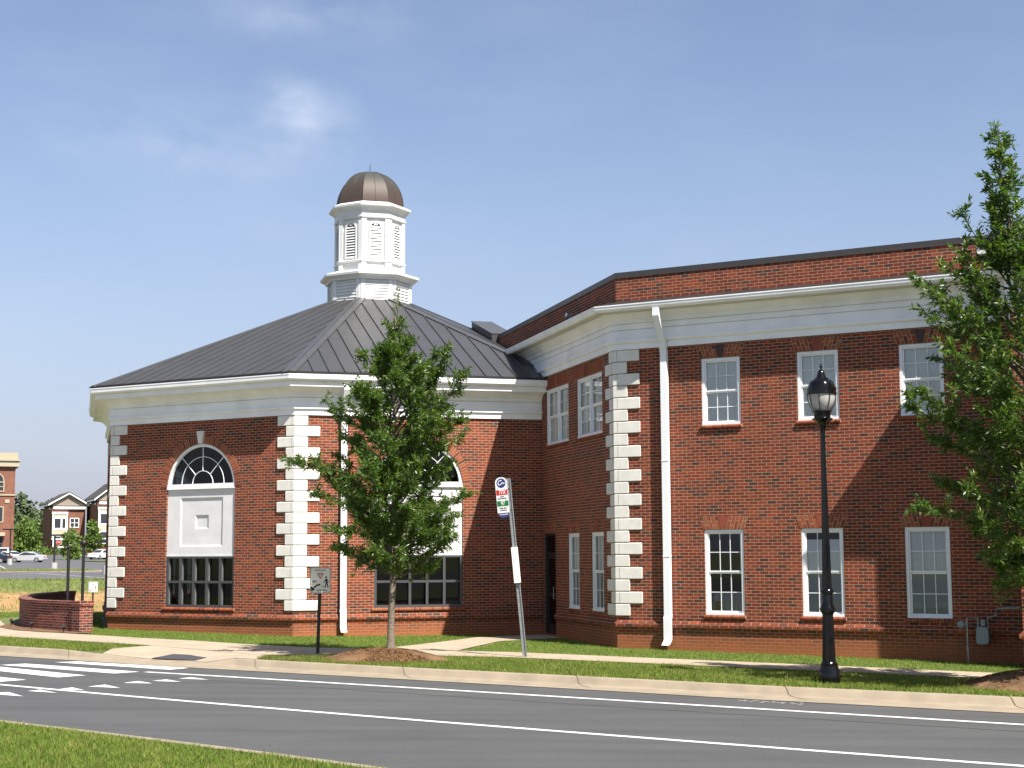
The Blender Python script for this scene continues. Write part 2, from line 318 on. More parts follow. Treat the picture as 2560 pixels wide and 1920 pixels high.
def raw(name, verts, faces, rnd, m, parent=None, **tg):      # big meshes from numpy
    me = bpy.data.meshes.new(name); nv = len(verts); nf, k = faces.shape
    me.vertices.add(nv); me.vertices.foreach_set('co', np.asarray(verts, np.float32).ravel())
    me.loops.add(nf*k); me.loops.foreach_set('vertex_index', faces.astype(np.int32).ravel())
    me.polygons.add(nf); me.polygons.foreach_set('loop_start', np.arange(nf, dtype=np.int32)*k)
    me.materials.append(MATS[m]); me.update(calc_edges=True)
    at = me.attributes.new('rnd', 'FLOAT', 'FACE'); at.data.foreach_set('value', np.asarray(rnd, np.float32))
    o = bpy.data.objects.new(name, me); COL.objects.link(o)
    if parent: o.parent = parent; o.location = -Vector(parent.location)
    return tag(o, **tg)
class Frame:                                     # wall frame: s along, z up, w outwards
    def __init__(f, P, d, w): f.P = V(P[0], P[1], 0); f.d = V(d[0], d[1], 0); f.w = V(w[0], w[1], 0)
    def __call__(f, s, z, w=0): return f.P+f.d*s+f.w*w+V(0, 0, z)
    def box(f, mb, s0, s1, z0, z1, w0, w1, r=None):
        mb.hexa([f(s0, z0, w1), f(s1, z0, w1), f(s1, z0, w0), f(s0, z0, w0), f(s0, z1, w1), f(s1, z1, w1), f(s1, z1, w0), f(s0, z1, w0)], r)
def azv(a): return V(math.sin(a), math.cos(a))
def offs(poly, o, closed=True):                  # mitred offset; poly runs with its outside on the right
    n = len(poly); out = []
    for i in range(n):
        p = poly[i]
        if closed or 0 < i < n-1:
            d0 = nrm(p-poly[i-1]); d1 = nrm(poly[(i+1) % n]-p)
        elif i == 0: d0 = d1 = nrm(poly[1]-p)
        else: d0 = d1 = nrm(p-poly[i-1])
        n0 = V(d0[1], -d0[0]); n1 = V(d1[1], -d1[0]); b = n0+n1
        out.append(p+b*(o/(1+np.dot(n0, n1))))
    return out
def sweep(mb, poly, prof, closed=True, caps=True):
    rs = []
    for (o, z) in prof: rs.append([V(p[0], p[1], z) for p in offs(poly, o, closed)])
    mb.rings(rs, closed)
    if not closed and caps:
        mb.face([r_[0] for r_ in rs]); mb.face([r_[-1] for r_ in rs][::-1])
def text_mesh(name, body, size, M, m, parent, shear=0, sx=1):
    cu = bpy.data.curves.new(name, 'FONT'); cu.body = body; cu.size = size; cu.align_x = 'CENTER'; cu.align_y = 'CENTER'; cu.extrude = .0012; cu.shear = shear; cu.offset = size*.012
    tmp = bpy.data.objects.new(name, cu); COL.objects.link(tmp)
    bpy.context.view_layer.update()
    me = bpy.data.meshes.new_from_object(tmp); bpy.data.objects.remove(tmp)
    me.materials.clear(); me.materials.append(MATS[m]); me.transform(Matrix.Diagonal((sx, 1, 1, 1))); me.transform(M)
    o = bpy.data.objects.new(name, me); COL.objects.link(o); o.parent = parent
    l = Vector((0, 0, 0)); q = parent
    while q: l = l+Vector(q.location); q = q.parent
    o.location = -l; return o

# ------------------------------------------------------------------ terrain
def Gr(x): return -.012*(np.clip(x, -14, 14)+3)
def T(x, y): 
    g = Gr(x)+.05
    t_ = np.interp(y, [52, 64, 73, 100, 205, 285, 400, 3000], [0, 1, 1, 2, 3, 4, 5, 6])
    kn = np.array([0, -.7, .45, 1.28, 2.6, 3.6, 6.0])
    w = np.clip(t_, 0, 1)
    z = g*(1-w)+w*np.interp(t_, [1, 2, 3, 4, 5, 6], kn[1:])
    return z
TV = np.vectorize(lambda x, y: float(T(x, y)))
CB = np.array([(-1500, 1040), (-60, 66), (-30, 46.0), (-16, 36.7), (-11.28, 33.70), (-8.83, 32.15), (-5.0, 29.95), (-2.1, 28.25), (1.02, 26.55), (4.0, 24.85), (7.13, 23.35), (12, 21.0), (30, 12), (1500, -720)], float)
AS = np.array([(-1500, 1038.6), (-60, 64.6), (-30, 44.7), (-16, 35.5), (-10.82, 32.42), (-8.6, 31.05), (-7.0, 29.98), (-4.35, 28.52), (-2.0, 27.22), (1.02, 25.5), (3.82, 23.85), (7.3, 22.05), (12, 19.8), (30, 10.9), (1500, -721)], float)
NE = np.array([(-1500, 1020), (-60, 58), (-30, 36.5), (-12, 23.3), (-6.33, 19.05), (-4.25, 17.5), (-2.44, 16.1), (-1.12, 15.0), (1.5, 13.0), (6, 10.0), (14, 5.5), (40, -7), (1500, -730)], float)
cby = lambda x: np.interp(x, CB[:, 0], CB[:, 1]); asy = lambda x: np.interp(x, AS[:, 0], AS[:, 1]); ney = lambda x: np.interp(x, NE[:, 0], NE[:, 1])
xs = np.unique(np.concatenate([np.linspace(-1500, -60, 14), np.linspace(-60, -16, 23), np.linspace(-16, 16, 65), np.linspace(16, 60, 12), np.linspace(60, 1500, 14)]))
es = np.concatenate([[-2500, -900, -300, -100, -40, -20, -12, -6, -3, -1.5, -.75, -.24, -.14, .0, .3], np.arange(1, 80, 1.5), np.arange(80, 420, 8), [500, 700, 1000, 1500, 2500]])
mb = MB(); gv = np.zeros((len(xs), len(es), 3))
for i, x in enumerate(xs):
    for j, e in enumerate(es):
        y = cby(x)+e
        z = T(x, y) if e > -.1 else min(Gr(x)-.22, T(x, y)-.22)
        if e <= -.1 : z = Gr(x)-.22 if y < 52 else T(x, y)-.27
        gv[i, j] = (x, y, z - (.012 if -.1 < e < 3 else 0) - (.25 if -9.4 < x < -4.95 and -.1 < e < 3.2 and not (x < -8.0 and e > 1.6) else 0))
nx, ne = len(xs), len(es); idx = np.arange(nx*ne).reshape(nx, ne)
fc = np.stack([idx[:-1, :-1], idx[1:, :-1], idx[1:, 1:], idx[:-1, 1:]], -1).reshape(-1, 4)
raw('ground', gv.reshape(-1, 3), fc, np.zeros(len(fc)), 'lawn', kind='structure')
# near side lawn
mb = MB(); rs = []
for off in (0, .6, 1.5, 4, 12, 40, 300): rs.append([V(x, ney(x)-.28-off, Gr(x)+.03) for x in xs if abs(x) <= 60])
mb.rings(rs, False); mb.build('verge', 'lawn', kind='structure')
# road surface
mb = MB(); rs = []
for k in range(9): rs.append([V(x, asy(x)*(1-k/8)+(ney(x)+.05)*k/8, (Gr(x) if abs(x) < 60 else Gr(x))-.10) for x in xs if abs(x) <= 200])
mb.rings(rs, False); mb.build('road', 'asphalt', kind='structure')
# far kerb and gutter with the dropped kerb at the crossing
def drop(x): return float(np.interp(x, [-9.6, -7.4, -6.1, -5.45], [1, 0, 0, 1]))
mb = MB(); st = [x for x in np.arange(-60, 60, .15)]; rs = [[] for _ in range(8)]
for x in st:
    pb = V(x, cby(x)); pa = V(x+.35, asy(x+.35)); d = pa-pb; L = np.linalg.norm(d); k = drop(x)
    for j, (q, z) in enumerate(((0, -.3), (0, .045), (.13, .045), (.17, .03), (.21, -.01), (.27, -.075), (.42, -.090), (L, -.096))):
        zz = z if z < -.05 else -.06+(z+.06)*k
        p = pb+d/L*min(q, L); rs[j].append(V(p[0], p[1], Gr(x)+zz))
mb.rings(rs, False)
mb.mi = 1
for x in (-9.4, -5.05, -2.05, 1.05, 4.3, 7.4, 10.5, -12.5, -15.6):
    pb = V(x, cby(x)); pa = V(x+.35, asy(x+.35)); d = nrm(pa-pb); e = V(-d[1], d[0])*.008
    pr_ = ((0, .049), (.13, .049), (.172, .034), (.215, -.006), (.273, -.071), (.42, -.086), (.85, -.091))
    for (q0, z0), (q1, z1) in zip(pr_[:-1], pr_[1:]):
        a, b_ = pb+d*q0, pb+d*q1
        if drop(x) > .5: mb.face([V(*(a-e), Gr(x)+z0), V(*(a+e), Gr(x)+z0), V(*(b_+e), Gr(x)+z1), V(*(b_-e), Gr(x)+z1)])
mb.build('kerb', ['concrete_kerb', 'concrete_joint'], smooth=False, kind='structure')
mb = MB(); rs = [[] for _ in range(6)]
for x in np.arange(-60, 60, .3):
    p = V(x, ney(x)); 
    for j, (q, z) in enumerate(((.35, -.094), (.05, -.09), (.0, .03), (-.03, .045), (-.22, .045), (-.22, -.3))): rs[j].append(V(x, p[1]+q, Gr(x)+z))
mb.rings([r_ for r_ in rs], False); mb.build('kerb', 'concrete_kerb', kind='structure')
# markings
def band(name, pts, w, m='white_paint', z=-.096):
    mb = MB(); P = [V(*p) for p in pts]
    a = offs(P, w/2, False); b_ = offs(P, -w/2, False)
    mb.rings([[V(*p, Gr(p[0])+z) for p in b_], [V(*p, Gr(p[0])+z) for p in a]], False)
    return mb.build(name, m, kind='structure')
def dense(pts, n=40):
    pts = np.array(pts, float); xx = np.linspace(pts[0, 0], pts[-1, 0], n)
    c = np.polyfit(pts[:, 0], pts[:, 1], min(3, len(pts)-1)); return [(x, np.polyval(c, x)) for x in xx]
band('lane_line', dense([(-6.8, 28.46), (-4.09, 26.98), (.1, 24.53), (3.57, 22.42), (6.86, 20.66), (14, 16.9)]), .155)
band('lane_line', dense([(-12.5, 28.6), (-8.53, 25.6), (-7.29, 24.74), (-3.31, 21.95), (.58, 19.43), (5.5, 16.6), (14, 12.0)]), .14)
def flat(name, poly, m, z=-.096, off=None, **k):
    mb = MB(); mb.face([V(x, y, Gr(x)+z) for x, y in poly]); return mb.build(name, m, kind='structure', **k)
for q in ([(-9.18, 30.75), (-8.75, 31.0), (-6.21, 29.50), (-6.47, 29.01)], [(-9.98, 29.92), (-9.6, 30.3), (-6.91, 28.48), (-7.26, 28.04)],
          [(-11.0, 29.75), (-10.6, 30.1), (-7.65, 27.57), (-8.01, 27.1)], [(-12.1, 28.9), (-11.6, 29.2), (-8.39, 26.55), (-8.72, 26.10)]):
    c = np.mean(q, 0); flat('crosswalk_bar', [tuple(p) for p in q][::-1], 'white_paint', -.095)
for q in ([(-6.57, 26.06), (-6.44, 26.43), (-6.12, 26.02)], [(-6.96, 25.32), (-6.8, 25.66), (-6.44, 25.14)], [(-6.19, 26.5), (-6.04, 26.8), (-5.71, 26.37)],
          [(-5.85, 27.03), (-5.71, 27.3), (-5.33, 26.86)], [(-7.3, 24.83), (-7.18, 25.1), (-6.88, 24.66)], [(-7.68, 24.43), (-7.57, 24.67), (-7.19, 24.2)], [(-8.25, 23.98), (-7.93, 24.2), (-7.53, 23.59)]):
    q = np.array(q); c = q.mean(0); q = c+(q-c)*1.12; flat('yield_triangle', [tuple(p) for p in q][::-1], 'white_paint', -.0945)
def crack(pts, w, seed, jit=.03):
    rr = random.Random(seed); mb = MB(); P = []
    for p, q in zip(pts[:-1], pts[1:]):
        n = int(math.hypot(q[0]-p[0], q[1]-p[1])/.18)+1
        for k in range(n): P.append(V(p[0]+(q[0]-p[0])*k/n+rr.uniform(-jit, jit)*.4, p[1]+(q[1]-p[1])*k/n+rr.uniform(-jit, jit)))
    a, b_ = offs(P, w/2, False), offs(P, -w/2, False)
    mb.rings([[V(*p, Gr(p[0])-.0975) for p in b_], [V(*p, Gr(p[0])-.0975) for p in a]], False); mb.build('road_seam', 'tar', kind='structure')
mat('tar', (.030, .030, .030), .6)
crack([(-7.3, 28.05), (-4.0, 25.95), (0, 23.5), (4, 21.2), (9, 18.5)], .022, 1, .012)

# chalk scribble and pink survey mark
mb = MB()
for i in range(26):
    x = 3.45+i*.035+random.random()*.02; y = asy(x)-.28-.12*math.sin(i*1.7)-.1*random.random()
    if i % 7 == 5: continue
    mb.face([V(x, y, Gr(x)-.095), V(x+.05, y-.02, Gr(x)-.095), V(x+.06, y+.0, Gr(x)-.095), V(x+.01, y+.02, Gr(x)-.095)])
mb.build('chalk_mark', 'white_paint', kind='structure')
# sidewalk with ramp, as sheets with joints
WF = np.array([(-15.4, 46), (-13.6, 41.3), (-12.3, 39.3), (-11.0, 38.35), (-8.9, 36.75), (-7.4, 35.75), (-6.0, 34.55), (-4.4, 33.55), (-2.5, 33.1), (0, 32.45), (4.61, 29.95), (9.15, 27.35), (14, 24.6), (30, 16)], float)
WN = np.array([(-15.4, 39.4), (-12.35, 36.95), (-7.96, 33.85), (-7.3, 33.2), (-5.1, 31.0), (-3.6, 31.25), (-1.5, 31.15), (0, 30.8), (4.55, 28.35), (7, 27.0), (14, 23.1), (30, 14.4)], float)
mb = MB(); sx = np.arange(-15.4, 30, .25); ra = []; rb = []
for x in sx:
    f_, n_ = np.interp(x, WF[:, 0], WF[:, 1]), np.interp(x, WN[:, 0], WN[:, 1])
    ra.append(V(x, n_, Gr(x)+.062)); rb.append(V(x, f_, Gr(x)+.062))
mb.rings([ra, rb], False)
# ramp apron from the walk down to the dropped kerb
ap = [[], [], []]
for x in np.arange(-8.55, -4.95, .12):
    y1 = cby(x)+.005; y2 = np.interp(x, [-8.9, -7.96, -7.0, -5.1, -4.95], [32.25, 33.86, 32.95, 31.0, 31.0])
    if y2 < y1+.02: continue
    k = drop(x); zk = -.055+(.05+.055)*k
    ap[0].append(V(x, y1, Gr(x)+zk)); ap[1].append(V(x, y1+(y2-y1)*.55, Gr(x)+zk*.4+.035)); ap[2].append(V(x, y2, Gr(x)+.060))
mb.rings(ap, False)
mb.mi = 1
for x in (-12.6, -11.1, -9.6, -3.2, -1.6, 0, 1.6, 3.2, 4.8, 6.4, 8, 9.6, 11.2):
    n_ = np.interp(x, WN[:, 0], WN[:, 1]); f_ = np.interp(x+.75, WF[:, 0], WF[:, 1])
    mb.face([V(x, n_, Gr(x)+.066), V(x+.012, n_, Gr(x)+.066), V(x+.762, f_, Gr(x+.75)+.066), V(x+.75, f_, Gr(x+.75)+.066)])
mb.build('sidewalk', ['concrete', 'concrete_joint'], kind='structure')
mb = MB(); mb.face([V(-2.9, 33.1, Gr(-2.9)+.068), V(-1.2, 32.75, Gr(-1.2)+.068), V(-.35, 36.3, Gr(-.35)+.068), V(1.35, 38.2, Gr(1.35)+.068), V(.75, 39.6, Gr(.75)+.068), V(-.9, 38.0, Gr(-.9)+.068), V(-1.7, 35.9, Gr(-1.7)+.068)])
mb.build('path', 'concrete', kind='structure')
mb = MB(); mb.face([V(-7.0, 29.76+1.45, -.02), V(-6.7, 30.9+.45, .0), V(-5.75, 30.55, .0), V(-5.95, 30.62-.5, -.02)]) if False else None
def padz(x, y): 
    y1 = cby(x); k = (y-y1)/1.6; return Gr(x)-.055+.085*k+.012
pq = [(-6.98, 31.22), (-6.60, 31.62), (-5.78, 30.98), (-6.06, 30.66)]
pq = [(-7.38, 31.28), (-7.06, 31.95), (-6.06, 31.42), (-6.38, 30.80)]
mb.face([V(x, y, padz(x, y)+.004) for x, y in pq]); mb.build('tactile_paving', 'pad_dark', kind='structure')
# mulch mounds and bed
def mound(c, a, b_, h, ang, name='mulch_mound'):
    mb = MB(); rs = []
    for k in range(9):
        q = k/8; ring = []
        for i in range(40):
            th = i*math.pi/20; rr = (1-q)*(1+.10*math.sin(3*th+1)+.06*math.sin(7*th))
            lx, ly = a*rr*math.cos(th), b_*rr*math.sin(th); x = c[0]+lx*math.cos(ang)-ly*math.sin(ang); y = c[1]+lx*math.sin(ang)+ly*math.cos(ang)
            ring.append(V(x, y, Gr(x)+.035+h*(1-(1-q)**2)**1.1+random.uniform(-.012, .012)*(k > 0)))
        rs.append(ring)
    mb.rings(rs, True, False, True); mb.build(name, 'mulch', smooth=True, kind='structure')
mound((-2.55, 30.35), 1.25, 1.25, .22, R(-28)); mound((8.6, 24.75), 1.45, 1.1, .30, R(-28))
mb = MB(); mb.face([V(x, y, Gr(x)+.074) for x, y in [(-14.3, 43.6), (-13.9, 41.4), (-12.9, 39.75), (-12.0, 39.0), (-10.95, 38.38), (-10.55, 38.6), (-10.8, 39.6), (-12.5, 41.3), (-13.5, 43.4)]]); mb.build('mulch_bed', 'mulch', kind='structure')

sheet_far = MB(); sheet_far.rings([[V(x, ney(x)-14, Gr(x)+.036) for x in xs if abs(x) <= 200], [V(x, ney(x)-75, Gr(x)+.036) for x in xs if abs(x) <= 200]], False); sheet_far.build('dark_reflection_ground', 'asphalt', kind='structure')  # unseen dark ground added behind the camera to darken the window reflections

# ------------------------------------------------------------------ main building
TH = R(60.827)
A = V(-10.8175, 40.9234); B = V(-5.4463, 37.9248); D = V(.7629, 39.6850); C = V(2.3207, 34.1896)
r_ = -azv(-TH); bd = nrm(D-B); dc = nrm(C-D); ab = nrm(B-A); nR = V(r_[1], -r_[0])       # outward normal of the street wall
O = V(-4.427, 46.635)
V2 = B+bd*6.72; V7 = A+azv(R(-15.8))*6.45
OCT = [A, B, V2, 2*O-V7, 2*O-A, 2*O-B, 2*O-V2, V7]
bld = empty('brick_building', (O[0], O[1], 0), 'red brick bank-like building with white stone quoins, eight-sided pavilion under a metal roof with domed cupola, and two-storey wing', 'building')
bld['label'] = 'red brick building with white quoins, eight-sided pavilion, domed white cupola and two-storey wing'
FR = []
for i in range(8):
    p, q = OCT[i], OCT[(i+1) % 8]; d = nrm(q-p); FR.append((Frame(p, d, V(d[1], -d[0])), np.linalg.norm(q-p)))

def wall(mb, F, s0, s1, z0, z1, ops, rev=.12, mrev=0):
    ss = sorted({s0, s1, *[o[0] for o in ops], *[o[1] for o in ops]}); zs = sorted({z0, z1, *[o[2] for o in ops], *[o[3] for o in ops]})
    for a, b_ in zip(ss[:-1], ss[1:]):
        for c, d in zip(zs[:-1], zs[1:]):
            m_, n_ = (a+b_)/2, (c+d)/2
            if any(o[0] < m_ < o[1] and o[2] < n_ < o[3] for o in ops): continue
            mb.face([F(a, c), F(b_, c), F(b_, d), F(a, d)])
    for o in ops:
        a, b_, c, d = o[:4]; arch = len(o) > 4
        spring = o[4] if arch else d; cs, rr = (a+b_)/2, (b_-a)/2
        mb.face([F(a, c), F(a, spring), F(a, spring, -rev), F(a, c, -rev)]); mb.face([F(b_, c), F(b_, c, -rev), F(b_, spring, -rev), F(b_, spring)])
        mb.face([F(a, c), F(a, c, -rev), F(b_, c, -rev), F(b_, c)])
        if not arch: mb.face([F(a, d), F(b_, d), F(b_, d, -rev), F(a, d, -rev)])
        else:
            n = 28
            for k in range(n):
                t0, t1 = math.pi*k/n, math.pi*(k+1)/n
                x0, y0, x1, y1 = cs-rr*math.cos(t0), spring+rr*math.sin(t0), cs-rr*math.cos(t1), spring+rr*math.sin(t1)
                mb.face([F(x0, y0), F(x1, y1), F(x1, d), F(x0, d)]); mb.face([F(x0, y0), F(x0, y0, -rev), F(x1, y1, -rev), F(x1, y1)])

ZB = 5.58
BW = (.75, 2.09, 3.83)                         # sill, panel foot, spring line
def oct_ops(L):
    c = L/2+.045; return (c-1.14, c+1.14, BW[0], BW[2]+1.14+.001, BW[2])
mb = MB(); wins = []
for i, (F, L) in enumerate(FR):
    if i == 2: ops = []
    elif i == 1: ops = [(2.03, 4.33, BW[0], BW[2]+1.15+.001, BW[2])]
    elif i == 0: ops = [(1.98, 4.26, BW[0], BW[2]+1.14+.001, BW[2])]
    else: ops = [oct_ops(L)]
    wall(mb, F, 0, L, -1.2, ZB+.25, ops, rev=.16)
    if ops: wins.append((F, ops[0], i))
mb.build('pavilion_wall', 'brick', bld)
mb = MB(); mb.face([V(*p, .12) for p in offs(OCT, -.2)]); mb.build('floor', 'interior', bld)
mb = MB(); mb.face([V(*p, 5.7) for p in offs(OCT, -.05)][::-1]); mb.build('ceiling', 'interior', bld)
# interior lining so that the room behind the glass is a real room
mb = MB()
for F, L in FR:
    i = FR.index((F, L)); ops = [w[1] for w in wins if w[2] == i]
    ops = [(o[0]-.02, o[1]+.02, o[2], 2.1) for o in ops]+[(o[0]-.02, o[1]+.02, o[4]+.1, o[4]+1.2) for o in ops]
    G2 = Frame((F.P-F.w*.32)[:2], F.d[:2], F.w[:2]); wall(mb, G2, .1, L-.1, .1, 5.7, ops, rev=.001)
mb.build('interior_wall', 'interior', bld)

def rowlock(F, s0, s1, z, parent, name='sill', proj=.055, h=.075):
    mb = MB(); n = max(3, int(round((s1-s0)/.068))); w = (s1-s0)/n
    for k in range(n):
        a, b_ = s0+k*w+.008, s0+(k+1)*w-.008; r0 = random.random()
        pr_ = [(-.05, 0), (proj-.02, 0), (proj-.005, .012), (proj, h*.5), (proj-.008, h-.018), (proj-.03, h-.002), (-.05, h+.012)]
        la = [F(a, z-h+q[1], q[0]) for q in pr_]; lb = [F(b_, z-h+q[1], q[0]) for q in pr_]
        for i in range(len(pr_)-1): mb.face([la[i], lb[i], lb[i+1], la[i+1]], r0)
        mb.face(la[::-1], r0); mb.face(lb, r0)
    mb.mi = 1; F.box(mb, s0+.004, s1-.004, z-h+.006, z-.008, -.04, proj-.022)
    return mb.build(name, ['brick_unit', 'mortar'], parent, attr=True)
def arch_ring(F, cs, zs, r0, r1, parent, gap=.10):
    mb = MB(); n = int(math.pi*(r0+r1)/2/.073)
    for k in range(n):
        t0, t1 = math.pi*(k+.09)/n, math.pi*(k+.91)/n
        if abs((t0+t1)/2-math.pi/2)*(r0+.1) < gap: continue
        c = [(r0+.002, t0), (r0+.002, t1), (r1, t1), (r1, t0)]; rr = random.random()
        P = [F(cs-a*math.cos(b_), zs+a*math.sin(b_), w) for w in (.010, -.03) for a, b_ in c]
        mb.hexa([P[4], P[5], P[6], P[7], P[0], P[1], P[2], P[3]], rr)
    mb.mi = 1; n = 40
    for k in range(n):
        t0, t1 = math.pi*k/n, math.pi*(k+1)/n
        mb.face([F(cs-r0*math.cos(t0), zs+r0*math.sin(t0), .0075), F(cs-r0*math.cos(t1), zs+r0*math.sin(t1), .0075), F(cs-r1*math.cos(t1), zs+r1*math.sin(t1), .0075), F(cs-r1*math.cos(t0), zs+r1*math.sin(t0), .0075)][::-1])
    mb.build('brick_arch', ['brick_unit', 'mortar'], parent, attr=True)
def arcbar(mb, F, cs, zs, r0, r1, w0, w1, n=32, zmin=None, t0=0, t1=math.pi):
    P = []
    for k in range(n+1):
        t_ = t0+(t1-t0)*k/n; f_ = lambda rr, w: F(cs-rr*math.cos(t_), max(zs+rr*math.sin(t_), zmin or -99), w)
        P.append([f_(r0, w1), f_(r1, w1), f_(r1, w0), f_(r0, w0)])
    for a, b_ in zip(P[:-1], P[1:]):
        for j in range(4): mb.face([a[j], a[(j+1) % 4], b_[(j+1) % 4], b_[j]])
def big_window(F, o, i):
    a, b_, z0, zt, zs = o; cs, rr = (a+b_)/2, (b_-a)/2
    mb = MB()                                  # white fanlight frame
    arcbar(mb, F, cs, zs, rr-.075, rr-.001, -.13, -.025)
    F.box(mb, a+.001, b_-.001, zs-.01, zs+.105, -.13, -.01); F.box(mb, a+.001, b_-.001, zs-.03, zs-.01, -.10, .012)
    zc = zs+.10
    for q in (rr*.30, rr*.62): arcbar(mb, F, cs, zc, q-.007, q+.007, -.11, -.08, n=24)
    for t_ in (45, 90, 135):
        t_ = R(t_); p0 = rr*.30; p1 = rr-.13
        d = V(-math.cos(t_), math.sin(t_)); e = V(math.sin(t_), math.cos(t_))*.007
        q = [(cs+d[0]*p0-e[0], zc+d[1]*p0-e[1]), (cs+d[0]*p0+e[0], zc+d[1]*p0+e[1]), (cs+d[0]*p1+e[0], zc+d[1]*p1+e[1]), (cs+d[0]*p1-e[0], zc+d[1]*p1-e[1])]
        mb.hexa([F(*p, -.108) for p in q]+[F(*p, -.073) for p in q])
    w = mb.build('fanlight', 'vinyl', bld)
    mb = MB(); n = 28; pts = [F(cs-(rr-.06)*math.cos(math.pi*k/n), zs+(rr-.06)*math.sin(math.pi*k/n), -.095) for k in range(n+1)]; mb.face(pts[::-1]); mb.build('pane', 'glass_dark', w)
    # stucco panel with two sunk squares
    mb = MB(); sq = lambda s0, s1, u0, u1, w: [F(s0, u0, w), F(s1, u0, w), F(s1, u1, w), F(s0, u1, w)]
    L = [sq(a+.001, b_-.001, BW[1], zs-.03, -.045), sq(cs-.70, cs+.72, 2.32, 3.58, -.045), sq(cs-.67, cs+.69, 2.35, 3.55, -.075), sq(cs-.22, cs+.23, 2.77, 3.13, -.075), sq(cs-.195, cs+.205, 2.795, 3.105, -.105)]
    mb.rings(L, True, False, True); F.box(mb, a+.001, b_-.001, BW[1]-.03, BW[1]+.0, -.14, -.03)
    mb.face(sq(a, b_, BW[1], zs, -.16)[::-1])
    mb.build('stucco_panel', 'stucco', bld)
    # dark window grid five by two with deep mullions
    mb = MB(); zb, zt2 = z0, BW[1]-.03; n = 5; W = b_-a
    F.box(mb, a+.001, b_-.001, zb+.001, zb+.07, -.15, -.03); F.box(mb, a+.001, b_-.001, zt2-.05, zt2-.001, -.15, -.035)
    F.box(mb, a+.002, b_-.002, (zb+zt2)/2-.03, (zb+zt2)/2+.03, -.148, -.032)
    for k in range(n+1):
        x = a+.035+(W-.07)*k/n; F.box(mb, x-.033, x+.033, zb+.071, zt2-.051, -.15, -.028)
    mb.mi = 1                                  # thin light edging on each light
    for k in range(n):
        x0 = a+.035+(W-.07)*k/n+.034
        for (u0, u1) in ((zb+.072, (zb+zt2)/2-.031), ((zb+zt2)/2+.031, zt2-.052)): F.box(mb, x0, x0+.009, u0, u1, -.118, -.075)
    w = mb.build('grid_window', ['dark_frame', 'galv'], bld)
    mb = MB(); mb.face(sq(a, b_, zb, zt2, -.12)); mb.build('pane', 'glass_dark', w)
    rowlock(F, a-.07, b_+.05, z0-.002, bld)
    if i in (0, 1, 7):
        arch_ring(F, cs, zs, rr, rr+.205, bld)
        mb = MB(); k = [(cs-.055, zt+.005), (cs+.055, zt+.005), (cs+.12, zt+.33), (cs-.12, zt+.33)]
        mb.hexa([F(*p, -.02) for p in k]+[F(*p, .06) for p in k]); mb.build('keystone', 'quoin_stone', bld)
for F, o, i in wins: big_window(F, o, i)
# quoins
def quoin_block(Fa, La, Fb, z0, h, la, lb, p=.035, bev=.014):
    """block wrapping the corner where frame Fa ends (s=La) and frame Fb begins (s=0)"""
    mb = MB(); tn = math.tan(R(22.5)); g = .006; z0 += g; z1 = z0+h-2*g
    ring = []
    for (w, zz) in ((-.02, z0), (p-bev, z0), (p, z0+bev), (p, z1-bev), (p-bev, z1), (-.02, z1)):
        e = min(bev, max(0, p-w)) if w < p else 0
        pts = [Fa(La-la+e, zz, -.02), Fa(La-la+e, zz, w), Fa(La+w*tn, zz, w), Fb(lb-e, zz, w), Fb(lb-e, zz, -.02)]
        ring.append(pts)
    mb.rings(ring, False); n = len(ring)
    mb.face([r[0] for r in ring][::-1]); mb.face([r[-1] for r in ring])
    for j in range(1): pass
    for a in (0,):
        mb.face([r[0] for r in ring]); 
    # side faces
    mb.face([ring[0][1], ring[1][1], ring[2][1], ring[3][1], ring[4][1], ring[5][1]]); mb.face([ring[0][3], ring[1][3], ring[2][3], ring[3][3], ring[4][3], ring[5][3]][::-1])
    mb.face(ring[1]); mb.face(ring[4][::-1])
    # mortar joint line on one face
    mb.mi = 1; x = La-.022 if la > lb else .08
    f2 = Fa if la > lb else Fb
    f2.box(mb, x if la <= lb else La-.075, (x if la <= lb else La-.075)+.007, z0+.01, z1-.01, p-.004, p+.0015)
    return mb.build('quoin', ['quoin_stone', 'concrete_joint'], bld)
for k in range(18):
    la, lb = ((.25, .63), (.52, .325))[k % 2]; quoin_block(FR[0][0], FR[0][1], FR[1][0], .70+k*.2711, .2711, la, lb)
for k in range(18):
    la, lb = ((.30, .29), (.30, .56))[k % 2]; quoin_block(FR[7][0], FR[7][1], FR[0][0], .70+k*.2711, .2711, la, lb)
# water table
WTP = [(-.02, .62), (.004, .602), (.058, .555), (.060, .485), (.045, .468), (.028, .440), (.004, .405), (-.02, .40)][::-1]
mb = MB(); sweep(mb, OCT, WTP); mb.build('water_table', 'brick', bld)
# pavilion entablature, gutter
EP = [(0, 5.58), (.05, 5.58), (.05, 5.715), (.075, 5.72), (.10, 5.735), (.105, 5.785), (.06, 5.80), (.058, 6.0), (0.058, 6.012), (0.028, 6.013), (0.028, 6.027), (0.058, 6.028), (.06, 6.035), (.075, 6.05), (.08, 6.11), (.10, 6.115), (.14, 6.17), (.22, 6.22), (.34, 6.25), (.345, 6.262), (.47, 6.262), (.475, 6.39)]
mb = MB(); sweep(mb, OCT, EP); mb.build('entablature', 'trim', bld)
mb = MB(); sweep(mb, OCT, [(.47, 6.392), (.55, 6.395), (.585, 6.44), (.59, 6.50), (.60, 6.53), (.60, 6.555), (.585, 6.555), (.57, 6.49), (.47, 6.48)]); mb.build('gutter', 'trim', bld)
